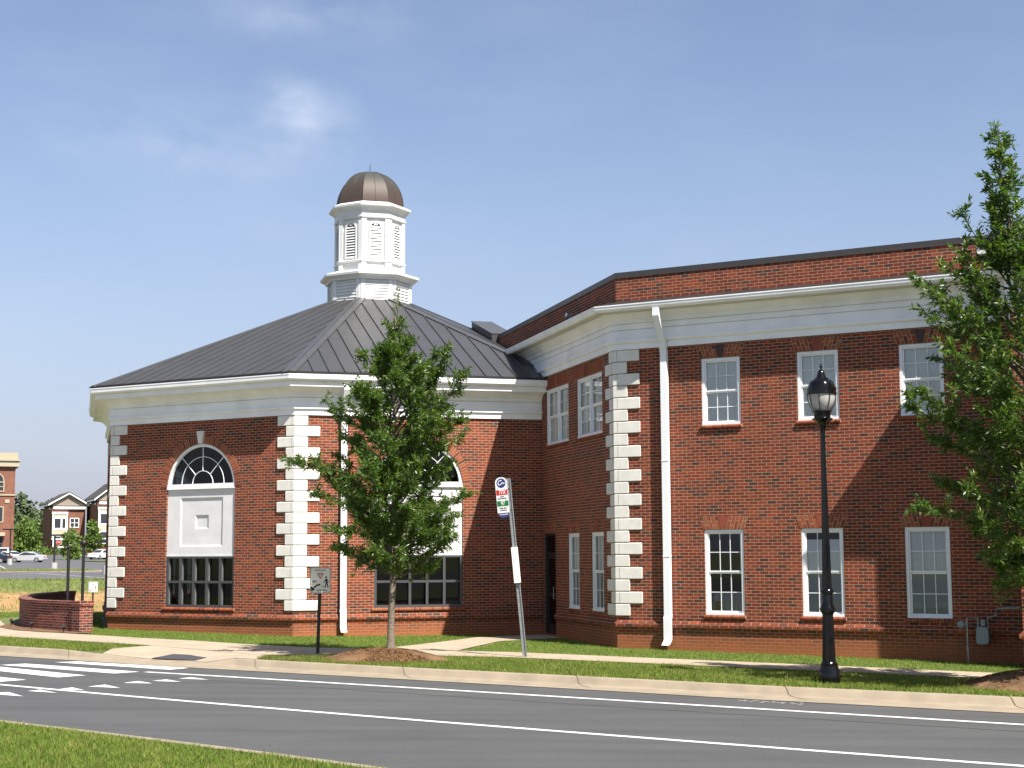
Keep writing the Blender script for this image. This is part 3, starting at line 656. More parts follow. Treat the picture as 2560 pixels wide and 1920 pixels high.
# roof
ZE, ZT = 6.60, 9.80
ea = [V(*p, ZE) for p in offs(OCT, .56)]; tp = []
order = [187, 142, 97, 52, 7, -38, -83, -128]   # azimuth of the hip towards B first
AZ0 = math.atan2((B-O)[0], (B-O)[1])
hipaz = [AZ0+R(45), AZ0, AZ0-R(45), AZ0-R(90), AZ0-R(135), AZ0+R(180), AZ0+R(135), AZ0+R(90)]
tp = [V(*(O+azv(a)*1.30), ZT) for a in hipaz]
mb = MB()
for i in range(8):
    j = (i+1) % 8; mb.face([ea[i], ea[j], tp[j], tp[i]])
mb.rings([[V(*p, 6.50) for p in offs(OCT, .50)], ea]); roof = mb.build('roof', 'roof_metal', bld)
mb = MB(); sweep(mb, OCT, [(.50, 6.56), (.575, 6.56), (.58, 6.612), (.50, 6.64)]); mb.build('drip_edge', 'roof_dark', bld)
mb = MB(); mb2 = MB()
for i in range(8):
    j = (i+1) % 8; e0, e1, t0, t1 = ea[i], ea[j], tp[i], tp[j]; d = nrm(e1-e0); nn = nrm(np.cross(d, t0-e0)); up = np.cross(nn, d)
    L = np.dot(e1-e0, d); k = .2
    a0, b0 = np.dot(t0-e0, d), np.dot(t0-e0, up); a1, b1 = np.dot(t1-e0, d), np.dot(t1-e0, up)
    while k < L-.1:
        if k < a0: h = b0*k/a0
        elif k > a1: h = b1*(L-k)/(L-a1)
        else: h = (b0+b1)/2
        h -= .10
        if h > .15: mb.box(e0+d*(k-.011)+nn*.0, d*.022, up*h, nn*.036)
        k += .405
    # hip cap: two folded strips
    for (c, sgn) in ((0, 1), (1, -1)):
        p0, p1 = (e0, t0) if c == 0 else (e1, t1); q = nrm(p1-p0); inn = nrm(np.cross(nn, q))*(1 if c == 0 else 1)
        if np.dot(inn, d)*sgn < 0: inn = -inn
        w = .17; P = [p0+nn*.034, p1+nn*.034, p1+nn*.034+inn*w, p0+nn*.034+inn*w]
        mb2.face(P); mb2.face([P[3], P[2], P[2]-nn*.034, P[3]-nn*.034]); mb2.face([P[0], P[3], P[3]-nn*.034, P[0]-nn*.034])
mb.build('standing_seams', 'roof_metal', roof); mb2.build('hip_cap', 'roof_metal_hip', roof)
# cupola
def ring8(rad, z, n=8, off=0): return [V(*(O+azv(AZ0-R(45)*k-off)*rad), z) for k in range(n)]
def lathe8(prof): 
    mb = MB(); mb.rings([ring8(a, z) for a, z in prof], True, False, False); return mb
ZS = 9.55
cup = lathe8([(1.30, ZS), (1.30, 10.44), (1.36, 10.44)]).build('cupola', 'trim_cupola', bld)
lathe8([(1.34, 10.40), (1.40, 10.41), (1.41, 10.46), (1.47, 10.49), (1.565, 10.535), (1.575, 10.60), (1.555, 10.61), (1.17, 10.735), (1.05, 10.735)]).build('skirt_cornice', 'trim_cupola', cup)
lathe8([(1.06, 10.72), (1.06, 12.46)]).build('lantern_body', 'trim_cupola', cup)
lathe8([(1.03, 12.34), (1.135, 12.34), (1.15, 12.37), (1.15, 12.40), (1.125, 12.41), (1.125, 12.58), (1.16, 12.60), (1.20, 12.65), (1.30, 12.70), (1.31, 12.76), (1.29, 12.77), (1.06, 12.87), (.95, 12.87)]).build('lantern_cornice', 'trim_cupola', cup)
lathe8([(1.05, 10.985), (1.14, 10.99), (1.15, 11.03), (1.13, 11.05), (1.05, 11.06)]).build('lantern_sill', 'trim_cupola', cup)
cs_ = math.cos(R(22.5))
for k in range(8):
    def face_frame(rad):
        p = O+azv(AZ0-R(45)*k)*rad; q = O+azv(AZ0-R(45)*(k+1))*rad; d = nrm(q-p); return Frame(p, d, V(d[1], -d[0])), np.linalg.norm(q-p)
    F, L = face_frame(1.30)
    for u in (.005, L-.13): mb = MB(); F.box(mb, u, u+.125, ZS, 10.42, -.02, .04); mb.build('corner_board', 'trim_cupola', cup)
    mb = MB(); n = 9
    for q in range(n):
        z = ZS+.02+q*.095; mb.hexa([F(.13, z, .036), F(L-.13, z, .036), F(L-.13, z, 0), F(.13, z, 0), F(.13, z+.080, .006), F(L-.13, z+.080, .006), F(L-.13, z+.080, 0), F(.13, z+.080, 0)])
    mb.build('clapboards', 'trim_cupola', cup)
    F, L = face_frame(1.06)
    for u in (-.03, L-.115):
        mb = MB(); F.box(mb, u, u+.145, 10.73, 10.985+(.004 if u < 0 else 0), -.02, .05); mb.build('pedestal', 'trim_cupola', cup)
        mb = MB(); F.box(mb, u, u+.145, 11.055, 12.35, -.02, .05); mb.build('pilaster', 'trim_cupola', cup)
    c = L/2; hw = .17; zb, zs2 = 11.12, 12.02
    mb = MB(); F.box(mb, c-hw-.05, c-hw, zb-.04, zs2, 0, .05); F.box(mb, c+hw, c+hw+.05, zb-.04, zs2, 0, .05); F.box(mb, c-hw, c+hw, zb-.04, zb, 0, .05)
    arcbar(mb, F, c, zs2, hw, hw+.05, 0, .05, n=16)
    lf = mb.build('louvre_window', 'trim_cupola', cup)
    mb = MB(); mb.face([F(c-hw, zb, .004), F(c+hw, zb, .004), F(c+hw, zs2, .004)]+[F(c+hw*math.cos(t_), zs2+hw*math.sin(t_), .004) for t_ in np.linspace(.2, math.pi-.2, 9)]+[F(c-hw, zs2, .004)]); mb.build('louvre_backing', 'black_matt', lf)  # black sheet puts the shade between the slats into the colour
    mb = MB(); z = zb+.01
    while z < zs2+hw-.05:
        w = hw if z+.05 < zs2 else math.sqrt(max(hw*hw-(z+.055-zs2)**2, 0))
        if w > .03: mb.hexa([F(c-w, z, .045), F(c+w, z, .045), F(c+w, z, .030), F(c-w, z, .030), F(c-w, z+.050, .024), F(c+w, z+.050, .024), F(c+w, z+.050, .010), F(c-w, z+.050, .010)])
        z += .083
    mb.build('louvre_slats', 'trim_cupola', lf)
mb = MB(); mb.rings([ring8(1.065*math.cos(R(90)*q)**.88 if q < 1 else .0, 12.84+1.16*math.sin(R(90)*q)) for q in list(np.linspace(0, .985, 26))], True, False, True)
dome = mb.build('dome', 'copper', cup)
mb = MB()
for k in range(16):
    rr = cs_ if k % 2 else 1.0; pts = [V(*(O+azv(AZ0-R(22.5)*k)*(1.065*math.cos(R(90)*q)**.88*rr+.004)), 12.84+1.16*math.sin(R(90)*q)+.004) for q in list(np.linspace(0, .96, 18))]
    mb.tube(pts, .005 if k % 2 else .009, 4)
mb.build('dome_seams', 'copper', dome)
mb = MB(); mb.lathe([(.05, 0), (.06, .02), (.02, .05), (.012, .07), (.008, .29), (.002, .30)], O, 8, 13.98); mb.build('finial', 'black_matt', cup)

# ------------------------------------------------------------------ wing
S0 = -5.2; LW = 30.0
E0 = D+dc*S0; CE = C+r_*LW
BK1 = CE-nR*14; BK0 = E0+V(dc[1], -dc[0])*0-nR*0
WP = [E0, C, CE]
back = [CE-nR*13.5, E0-nR*1.0+r_*6.5]
FD = Frame(D, dc, V(dc[1], -dc[0])); FC = Frame(C, r_, nR)
LD = float(np.linalg.norm(C-D))
ZP = 8.34
W_UP = [(2.112, 3.011), (4.294, 5.195), (6.476, 7.380)]
UZ, LZ = (4.86, 6.335), (.755, 2.588)
dops = [(.46, 2.33, 4.86, 6.30), (2.99, 4.86, 4.86, 6.30), (2.2, 3.08, .755, 2.58), (3.98, 4.86, .755, 2.58), (.17, 1.17, .06, 2.60)]
cops = [(a, b_, *z) for a, b_ in W_UP for z in (UZ, LZ)]
mb = MB(); wall(mb, FD, S0, LD, -.6, 6.9, dops, rev=.13); wall(mb, FC, 0, LW, -.6, 6.9, cops, rev=.11)
bk = [CE, back[0], back[1], E0]
for p, q in zip(bk[:-1], bk[1:]): mb.face([V(*p, -.6), V(*q, -.6), V(*q, ZP), V(*p, ZP)])
mb.build('wing_wall', 'brick', bld)
mb = MB(); PP = offs([E0, C, CE], -.07, False); mb.rings([[V(*p, 6.9) for p in PP], [V(*p, ZP) for p in PP]], False)
mb.rings([[V(*p, ZP-.2) for p in offs([E0, C, CE], -.37, False)], [V(*p, ZP) for p in offs([E0, C, CE], -.37, False)]][::-1], False)
FP = Frame(PP[1], r_, nR)
mb.build('parapet', 'brick', bld)
mb = MB(); mb.face([FP(1.0, 7.7, .002), FP(1.012, 7.7, .002), FP(1.012, ZP, .002), FP(1.0, ZP, .002)]); mb.build('control_joint', 'concrete_joint', bld)
mb = MB(); sweep(mb, [E0, C, CE], [(-.40, ZP), (-.40, ZP+.11), (-.055, ZP+.12), (-.05, ZP+.0), (-.048, ZP-.01), (-.075, ZP-.005)][::-1], False); mb.build('coping', 'coping', bld)
mb = MB(); mb.face([V(*p, ZP-.18) for p in offs([E0, C, CE, back[0], back[1]], -.2)]); mb.build('wing_roof', 'flat_roof', bld)
mb = MB(); mb.face([V(*p, .08) for p in offs([E0, C, CE, back[0], back[1]], -.2)]); mb.build('wing_floor', 'interior', bld)
mb = MB(); G2 = Frame((FD.P-FD.w*.6)[:2], FD.d[:2], FD.w[:2]); mb.face([G2(0, 0), G2(0, 7), G2(LD+.2, 7), G2(LD+.2, 0)]); G2 = Frame((FC.P-FC.w*1.6)[:2], FC.d[:2], FC.w[:2])
mb.face([G2(0, 0), G2(0, 7), G2(9, 7), G2(9, 0)]); mb.build('interior_wall', 'interior', bld)
WEP = [(0, 6.66), (.05, 6.66), (.05, 6.79), (.075, 6.795), (.105, 6.82), (.11, 6.87), (.06, 6.885), (.06, 7.07), (0.06, 7.092), (0.030, 7.093), (0.030, 7.107), (0.06, 7.108), (.064, 7.22), (0.066, 7.227), (0.036, 7.228), (0.036, 7.242), (0.066, 7.243), (.07, 7.25), (.085, 7.27), (.09, 7.33), (.12, 7.35), (.18, 7.41), (.26, 7.45), (.262, 7.462)]
mb = MB(); sweep(mb, [E0, C, CE], WEP, False); mb.build('entablature', 'trim', bld)
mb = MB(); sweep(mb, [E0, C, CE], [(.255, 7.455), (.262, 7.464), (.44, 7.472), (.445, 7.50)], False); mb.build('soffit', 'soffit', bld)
mb = MB(); sweep(mb, [E0, C, CE], [(.43, 7.476), (.50, 7.480), (.535, 7.53), (.54, 7.57), (.55, 7.59), (.55, 7.615), (.535, 7.615), (.52, 7.56), (.43, 7.55)], False); mb.build('gutter', 'trim', bld)
mb = MB(); sweep(mb, [E0, C, CE], [(.43, 7.56), (.52, 7.60), (.52, 7.63), (-.10, 7.80)], False, False); mb.build('eave_roof', 'roof_dark', bld)
mb = MB(); sweep(mb, [FD(.0, 0)[:2]+0, C, CE][1:] if False else [D+dc*1.18, C, CE], WTP, False); mb.build('water_table', 'brick', bld)
for k in range(22):
    la, lb = ((.27, .33), (.27, .62))[1 if k % 2 else 0] if False else (((.53, .325), (.27, .63))[k % 2])
    quoin_block(FD, LD, FC, .70+k*.2709, .2709, la, lb)
# sloping metal-clad curb on the pavilion roof where the wing joins
mb = MB(); a, b_ = FD(-6.9, 9.22, .12), FD(-4.5, 8.50, .12); e = -FD.w*.62; dn = V(0, 0, -.45)
mb.hexa([a+dn, b_+dn, b_+dn+e, a+dn+e, a, b_, b_+e, a+e]); mb.build('roof_curb', 'coping', bld)
mb = MB(); a, b_ = FD(-6.92, 9.235, .15), FD(-4.48, 8.515, .15); e = -FD.w*.68; dn = V(0, 0, -.015)
mb.hexa([a+dn, b_+dn, b_+dn+e, a+dn+e, a, b_, b_+e, a+e]); mb.build('roof_curb_cap', 'roof_metal_hip', bld)
# small flood light on the parapet
mb = MB(); F_ = FD; F_.box(mb, 2.40, 2.52, 7.92, 8.02, -.07, .10); F_.box(mb, 2.43, 2.50, 7.78, 7.92, -.05, .02); mb.build('flood_light', 'galv', bld)

def sash_window(F, a, b_, z0, z1, style, rev=.11, cols=3, rows=2, split=1):
    """double hung sash pair, frame set in the reveal"""
    mb = MB(); d0, d1 = -rev, -.022; fw = .062
    F.box(mb, a+.001, a+fw, z0+.001, z1-.001, d0, d1); F.box(mb, b_-fw, b_-.001, z0+.001, z1-.001, d0, d1)
    F.box(mb, a+fw, b_-fw, z1-fw, z1-.001, d0, d1); F.box(mb, a-.01, b_+.01, z0+.001, z0+.055, d0+.01, d1+.012)
    units = [(a+fw, b_-fw)] if split == 1 else [(a+fw, (a+b_)/2-.035), ((a+b_)/2+.035, b_-fw)]
    if split == 2: F.box(mb, (a+b_)/2-.035, (a+b_)/2+.035, z0+.055, z1-fw, d0, d1)
    zm = (z0+z1)/2
    for (u, v) in units:
        for (p, q, dd) in ((zm, z1-fw, -.055), (z0+.055, zm, -.080)):
            sw = .034
            F.box(mb, u, u+sw, p, q, dd-.03, dd); F.box(mb, v-sw, v, p, q, dd-.03, dd)
            F.box(mb, u+sw, v-sw, p, p+sw, dd-.03, dd+.001); F.box(mb, u+sw, v-sw, q-sw, q, dd-.03, dd+.001)
            for c in range(1, cols): x = u+sw+(v-u-2*sw)*c/cols; F.box(mb, x-.008, x+.008, p+sw, q-sw, dd-.016, dd-.008)
            for c in range(1, rows): x = p+sw+(q-p-2*sw)*c/rows; F.box(mb, u+sw, v-sw, x-.008, x+.008, dd-.0165, dd-.0075)
    w = mb.build('window', 'vinyl', bld)
    for (p, q, dd, g) in ((zm, z1-fw, -.072, 'glass'), (z0+.055, zm, -.098, style.get('low', 'glass'))):
        mb = MB(); mb.face([F(a+fw, p, dd), F(b_-fw, p, dd), F(b_-fw, q, dd), F(a+fw, q, dd)]); mb.build('pane', g, w)
    if 'blind' in style:
        t_, lo, m_ = style['blind']; mb = MB(); n = int((t_-lo)/.05)
        for k in range(n):
            u = lo+k*.05; mb.face([F(a+.02, u, -rev-.003), F(b_-.02, u, -rev-.003), F(b_-.02, u+.0495, -rev-.005), F(a+.02, u+.0495, -rev-.005)])
        mb.build('blind', m_, w)
    return w
def jack_arch(F, a, b_, z, parent, h=.275, key='keystone_clay', over=.085):
    mb = MB(); n = 5; mid = (a+b_)/2
    ta, tb = a-over-.03, b_+over+.03; kb, kt = .055, .125
    for sgn in (-1, 1):
        e0, e1 = (a-.02, ta) if sgn < 0 else (b_+.02, tb)
        for k in range(n):
            f_ = lambda q, top: (mid+sgn*kt)+(e1-(mid+sgn*kt))*q if top else (mid+sgn*kb)+(e0-(mid+sgn*kb))*q
            q0, q1 = (k+.075)/n, (k+.925)/n; cut = .34 if k % 2 else .66
            for (u, v) in ((0.02, cut-.03), (cut+.03, .98)):
                P = []
                for (q, w) in ((q0, u), (q1, u), (q1, v), (q0, v)):
                    s_ = f_(q, False)*(1-w)+f_(q, True)*w; P.append((s_, z+h*w))
                if sgn < 0: P = [P[1], P[0], P[3], P[2]]
                mb.hexa([F(*p, -.02) for p in P]+[F(*p, .009) for p in P])
    mb.mi = 1; P = [(a-.022, z+.002), (b_+.022, z+.002), (tb+.004, z+h), (ta-.004, z+h)]; mb.face([F(*p, .007) for p in P])
    mb.mi = 2; P = [(mid-kb, z+.004), (mid+kb, z+.004), (mid+kt, z+h+.002), (mid-kt, z+h+.002)]; mb.hexa([F(*p, -.02) for p in P]+[F(*p, .013) for p in P])
    mb.build('jack_arch', ['brick_unit', 'mortar', key], parent, attr=True)
mat('keystone_dark', (.055, .03, .028), .8)
for i, (a, b_) in enumerate(W_UP):
    w = sash_window(FC, a, b_, *UZ, dict(blind=(UZ[1], UZ[0]+.05, 'blind')))
    jack_arch(FC, a, b_, UZ[1]+.003, w, key=('keystone_dark', 'keystone_clay', 'keystone_dark')[i], h=.27); rowlock(FC, a-.03, b_+.03, UZ[0]-.001, w)
    st_ = (dict(), dict(blind=(LZ[1]-.21, LZ[0]+.05, 'blind'), low='glass_screen'), dict(blind=(LZ[1]-.05, LZ[0]+.05, 'blind'), low='glass_screen'))[i]
    if i == 0: st_['low'] = 'glass_screen'
    w = sash_window(FC, a, b_, *LZ, st_)
    jack_arch(FC, a, b_, LZ[1]+.003, w); rowlock(FC, a-.03, b_+.03, LZ[0]-.001, w)
    if i == 0:
        mb = MB(); FC.box(mb, a+.03, b_-.03, LZ[0]+.06, LZ[0]+.50, -.40, -.22); mb.build('box_on_sill', 'blind', w)
        mb = MB(); FC.box(mb, a+.13, a+.32, LZ[0]+.08, LZ[0]+.29, -.218, -.212); mb.build('yellow_note', 'paper_yellow', w)
for k, o in enumerate(dops):
    a, b_, z0, z1 = o
    if k < 2:
        w = sash_window(FD, a, b_, z0, z1, dict(blind=(z1-.05, z0+.05, 'blind')), rev=.13, cols=2, split=2); rowlock(FD, a-.03, b_+.03, z0-.001, w, proj=.035)
        # soldier course above the pair
        mb = MB(); n = int((b_-a+.3)/.068)
        for q in range(n):
            x = a-.15+q*.068; FD.box(mb, x+.004, x+.064, z1+.01, z1+.28, -.02, .008)
        mb.mi = 1; FD.box(mb, a-.15, a-.15+n*.068, z1+.006, z1+.284, -.02, .006); mb.build('soldier_course', ['brick_unit', 'mortar'], w, attr=True)
    elif k < 4:
        w = sash_window(FD, a, b_, z0, z1, dict(blind=(z1-.05, z0+.05, 'blind'), low='glass_screen'), rev=.13, cols=3); jack_arch(FD, a, b_, z1+.003, w, over=.06); rowlock(FD, a-.03, b_+.03, z0-.001, w, proj=.035)
# door with transom
a, b_, z0, z1 = dops[4]; F = FD
mb = MB(); F.box(mb, a+.001, a+.06, z0, z1-.001, -.13, -.03); F.box(mb, b_-.06, b_-.001, z0, z1-.001, -.13, -.03); F.box(mb, a+.06, b_-.06, z1-.06, z1-.001, -.13, -.03); F.box(mb, a+.06, b_-.06, 2.06, 2.12, -.13, -.03)
F.box(mb, a+.061, a+.17, z0+.01, 2.059, -.11, -.06); F.box(mb, b_-.17, b_-.061, z0+.01, 2.059, -.11, -.06); F.box(mb, a+.17, b_-.17, z0+.01, z0+.26, -.11, -.06); F.box(mb, a+.17, b_-.17, 1.95, 2.059, -.11, -.06); F.box(mb, a+.17, b_-.17, 1.0, 1.08, -.11, -.06)
dr_ = mb.build('door', 'door_black', bld)
mb = MB(); mb.face([F(a+.06, z0, -.09), F(b_-.06, z0, -.09), F(b_-.06, z1-.06, -.09), F(a+.06, z1-.06, -.09)]); mb.build('pane', 'glass_dark', dr_)
mb = MB(); mb.tube([F(b_-.20, .95, -.06), F(b_-.20, .95, .0), F(b_-.20, 1.25, .0), F(b_-.20, 1.25, -.06)], .012, 6); mb.build('door_handle', 'galv', dr_)
jack_arch(F, a, b_, z1+.003, dr_, over=.04)
# downspouts
def downspout(F, s, ztop, eave, zwall, zbot, wdt=.15):
    mb = MB(); h = wdt/2
    def seg(p, q, w0, w1, e=.0):
        mb.hexa([F(s-h-e, q, w1+.11), F(s+h+e, q, w1+.11), F(s+h+e, q, w1), F(s-h-e, q, w1), F(s-h-e, p, w0+.11), F(s+h+e, p, w0+.11), F(s+h+e, p, w0), F(s-h-e, p, w0)])
    seg(ztop, ztop-.18, eave, eave); seg(ztop-.18, zwall, eave, .10); seg(zwall, zwall-.22, .10, .035)
    seg(zwall-.22, .74, .035, .035); seg(.74, .66, .030, .062, .006); seg(.66, zbot+.12, .066, .066, .003); seg(zbot+.12, zbot+.02, .066, .20)
    for z in (4.1, 2.0): F.box(mb, s-h-.008, s+h+.008, z, z+.03, .03, .152)
    mb.build('downspout', 'vinyl', bld)
downspout(FC, 1.27, 7.48, .42, 6.72, .08); downspout(FR[1][0], 1.23, 6.38, .40, 5.66, .16)

# portico at the right end (mostly behind the tree and out of frame)
po0, po1, pw = 8.99, 18.0, 1.39
pp = [C+r_*po0, C+r_*po0+nR*pw, C+r_*po1+nR*pw, C+r_*po1]
# outside lies on the right when walking along the path from the wall out to the street and back
mb = MB(); mb.rings([[V(*p, -.6) for p in pp], [V(*p, 6.9) for p in pp]], False); 
porch = mb.build('portico', 'brick', bld)
mb = MB(); sweep(mb, pp, WTP, False); mb.build('water_table', 'brick', porch)
mb = MB(); sweep(mb, pp, [(0, 6.66), (.05, 6.66), (.05, 6.79), (.10, 6.82), (.11, 6.87), (.06, 6.89), (.06, 7.24), (.09, 7.33), (.18, 7.45), (.26, 7.62), (.30, 7.70), (.46, 7.71), (.47, 7.83), (.49, 7.85), (0, 7.90)], False); mb.build('entablature', 'trim', porch)
mb = MB(); FPo = Frame(pp[1], r_, nR); Lp = po1-po0; apx = 7.85+(Lp/2+.49)*.34
mb.hexa([FPo(-.1, 7.86, .02), FPo(Lp+.1, 7.86, .02), FPo(Lp+.1, 7.86, -1.5), FPo(-.1, 7.86, -1.5), FPo(Lp/2-.02, apx-.2, .02), FPo(Lp/2+.02, apx-.2, .02), FPo(Lp/2+.02, apx-.2, -1.5), FPo(Lp/2-.02, apx-.2, -1.5)]); mb.build('pediment', 'trim', porch)
mb = MB()
for sgn in (0, 1):
    e0 = (-.10, 7.86) if not sgn else (Lp+.10, 7.86); e1 = (Lp/2, apx)
    P = [e0, e1, (e1[0], e1[1]+.16), (e0[0], e0[1]+.16)]; P = P if not sgn else [P[1], P[0], P[3], P[2]]
    mb.hexa([FPo(*p, .47) for p in P][0:0]+[FPo(*p, -3.0) for p in P]+[FPo(*p, .47) for p in P])
mb.build('raking_cornice', 'trim', porch)
mb = MB()
for sgn in (0, 1):
    e0 = (-.10, 8.022) if not sgn else (Lp+.10, 8.022); e1 = (Lp/2, apx+.162)
    P = [e0, e1, (e1[0], e1[1]+.04), (e0[0], e0[1]+.04)]; P = P if not sgn else [P[1], P[0], P[3], P[2]]
    mb.hexa([FPo(*p, -3.0) for p in P]+[FPo(*p, .50) for p in P])
mb.build('porch_roof', 'roof_dark', porch)

# ------------------------------------------------------------------ street furniture
def zg(x, y): return float(T(x, y))
# street lamp
lx, ly = 5.19, 25.3; lz = float(Gr(lx))+.05
lamp = empty('street_lamp', (lx, ly, lz), 'tall black fluted street lamp with frosted acorn globe on the kerb strip', 'street lamp')
def lpart(name, prof, m, parent=lamp, n=24, flute=0):
    mb = MB(); mb.lathe(prof, (lx, ly), n, lz, flute); return mb.build(name, m, parent, smooth=not flute)
lpart('base', [(.165, .0), (.172, .03), (.172, .20), (.150, .24), (.150, .27), (.135, .285), (.140, .31), (.125, .33), (.112, .36)], 'black_paint')
lpart('pedestal', [(.112, .36), (.088, 1.10), (.086, 1.12)], 'black_paint', n=32, flute=.10)
lpart('collar', [(.088, 1.11), (.105, 1.14), (.128, 1.18), (.130, 1.21), (.110, 1.25), (.090, 1.30), (.092, 1.40), (.085, 1.44), (.108, 1.47), (.108, 1.50), (.085, 1.53)], 'black_paint')
sh = lpart('shaft', [(.080, 1.52), (.062, 2.4), (.048, 3.3), (.041, 4.15)], 'black_paint', n=32, flute=.09)
lpart('capital', [(.040, 4.10), (.042, 4.16), (.048, 4.20), (.070, 4.255), (.110, 4.305), (.165, 4.335), (.178, 4.35), (.150, 4.362), (.138, 4.37), (.135, 4.43), (.142, 4.44), (.142, 4.455), (.12, 4.46)], 'black_paint', n=32)
hd = lpart('globe', [(.10, 4.455), (.115, 4.49), (.150, 4.53), (.190, 4.59), (.218, 4.67), (.228, 4.74), (.232, 4.80)], 'lamp_glass', n=32)
lpart('globe_ring', [(.13, 4.465), (.165, 4.468), (.165, 4.485), (.13, 4.488)], 'black_paint', n=32)
lpart('band', [(.225, 4.755), (.250, 4.76), (.250, 4.785), (.243, 4.79), (.243, 4.84), (.248, 4.845), (.248, 4.87), (.225, 4.875)], 'black_paint', n=32)
hood = lpart('hood', [(.226, 4.87), (.218, 4.92), (.195, 4.97), (.165, 5.00), (.130, 5.012), (.118, 5.015), (.118, 5.034), (.085, 5.045), (.070, 5.09), (.058, 5.13), (.045, 5.165), (.020, 5.185), (.010, 5.20), (.012, 5.21), (.026, 5.225), (.028, 5.235), (.010, 5.245), (.012, 5.265), (.008, 5.285), (.002, 5.29)], 'black_paint', n=32)
mb = MB()
for k in range(8):
    a = R(22.5+k*45); mb = MB()
    mb.tube([(lx+(q+.006)*math.cos(a), ly+(q+.006)*math.sin(a), lz+z) for q, z in ((.150, 4.48), (.168, 4.53), (.200, 4.59), (.226, 4.67), (.234, 4.74), (.236, 4.78))], .007, 5); mb.build('cage_rib', 'black_paint', hd)

# crosswalk signs
def local(px, py, pz, yaw, pitch=0, roll=0):
    return Matrix.Translation((px, py, pz)) @ Matrix.Rotation(yaw, 4, 'Z') @ Matrix.Rotation(roll, 4, 'Y') @ Matrix.Rotation(R(90), 4, 'X')
def rrect(w, h, r, n=5, top=None):
    P = []
    for cx, cy, a0 in ((w/2-r, h/2-r, 0), (-w/2+r, h/2-r, 90), (-w/2+r, -h/2+r, 180), (w/2-r, -h/2+r, 270)):
        for k in range(n+1): a = R(a0+90*k/n); P.append((cx+r*math.cos(a), cy+r*math.sin(a)))
    return P
def plate(name, P, t0, t1, M, m, parent, hole=None, **k):
    mb = MB(); X = lambda p, z: V(*(M @ Vector((p[0], p[1], z))))
    if hole is None:
        mb.face([X(p, t1) for p in P]); mb.face([X(p, t0) for p in P][::-1]); mb.rings([[X(p, t0) for p in P], [X(p, t1) for p in P]])
    else:
        mb.rings([[X(p, t1) for p in P], [X(p, t1) for p in hole], [X(p, t0) for p in hole]]); mb.rings([[X(p, t0) for p in P], [X(p, t1) for p in P]])
    return mb.build(name, m, parent, **k)
def crosswalk_sign(x, y, z, hz, w, h, yaw, label, lean=0, detail=True, group=None, pale='sign_pale'):
    root = empty('crosswalk_sign', (x, y, z), label, 'road sign', group)
    mb = MB(); d = math.tan(lean); mb.tube([(x, y, z-.2), (x+d*(hz+.2), y, z+hz-h/2+.02)], .036, 10); mb.build('post', 'black_matt', root)
    cx = x+d*hz
    M = local(cx+.02, y-.05, z+hz, yaw)
    b_ = plate('sign_plate', rrect(w, h, .04), -.002, .002, M, pale, root)
    S = h/.53
    plate('border', rrect(w-.014*S, h-.014*S, .036), .002, .0035, M, 'sign_black', b_, hole=rrect(w-.032*S, h-.032*S, .030))
    def T2(body, sz, px, py, m='sign_black', zz=.003, sx=.8): text_mesh('lettering', body, sz*S, M @ Matrix.Translation((px*S, py*S, zz)), m, b_, sx=sx)
    T2('STATE LAW', .052, 0, .200)
    tri = lambda r, cy: [(r*math.cos(a)*S, (r*math.sin(a)+cy)*S) for a in (R(150), R(270), R(30))]
    plate('yield_symbol', tri(.080, .105), .002, .004, M, 'sign_red', b_); plate('yield_centre', tri(.044, .105), .004, .0052, M, 'sign_white', b_); T2('YIELD', .014, 0, .112, zz=.0062)
    T2('HERE', .058, -.125, -.025); T2('TO', .046, .055, -.130); T2('PEDESTRIANS', .052, .035, -.205, sx=.72)
    # curved arrow
    P = []; n = 8
    for k in range(n+1): a = R(95+50*k/n); P.append((.02+.22*math.cos(a), -.30+.235*math.sin(a)))
    Q = [(.02+(.22-.03)*math.cos(R(95+50*k/n)), -.30+(.235-.032)*math.sin(R(95+50*k/n))) for k in range(n, -1, -1)]
    mb = MB(); X = lambda p, zz=.004: V(*(M @ Vector((p[0]*S, p[1]*S, zz))))
    for k in range(n): mb.face([X(P[k]), X(P[k+1]), X(Q[n-k-1]), X(Q[n-k])])
    mb.face([X((-.185, -.120)), X((-.185, -.225)), X((-.100, -.185))]); mb.build('arrow', 'sign_black', b_)
    # walking figure
    mb = MB(); oct_ = [(.118+.019*math.cos(a), .062+.021*math.sin(a)) for a in np.linspace(0, 2*math.pi, 10)[:-1]]; mb.face([X(p) for p in oct_])
    for q in ([(.100, .035), (.138, .030), (.145, -.055), (.112, -.055)], [(.112, -.05), (.132, -.05), (.108, -.150), (.086, -.150)], [(.122, -.05), (.146, -.05), (.174, -.150), (.150, -.150)],
              [(.106, .030), (.100, .008), (.060, -.035), (.072, -.042), (.112, -.005)], [(.130, .030), (.142, .028), (.170, -.03), (.158, -.062), (.146, -.058), (.155, -.028)]):
        mb.face([X(p) for p in q])
    mb.build('walking_figure', 'sign_black', b_)
    return root
crosswalk_sign(-4.02, 31.55, float(Gr(-4))+.04, 1.51, .425, .535, R(2), 'pale crosswalk yield sign on a dark post beside the tree mound', lean=R(1.2))
crosswalk_sign(-18.66, 68.0, zg(-19, 68), 1.42, .40, .47, R(6), 'small distant crosswalk yield sign beyond the curved brick wall', pale='sign_white')

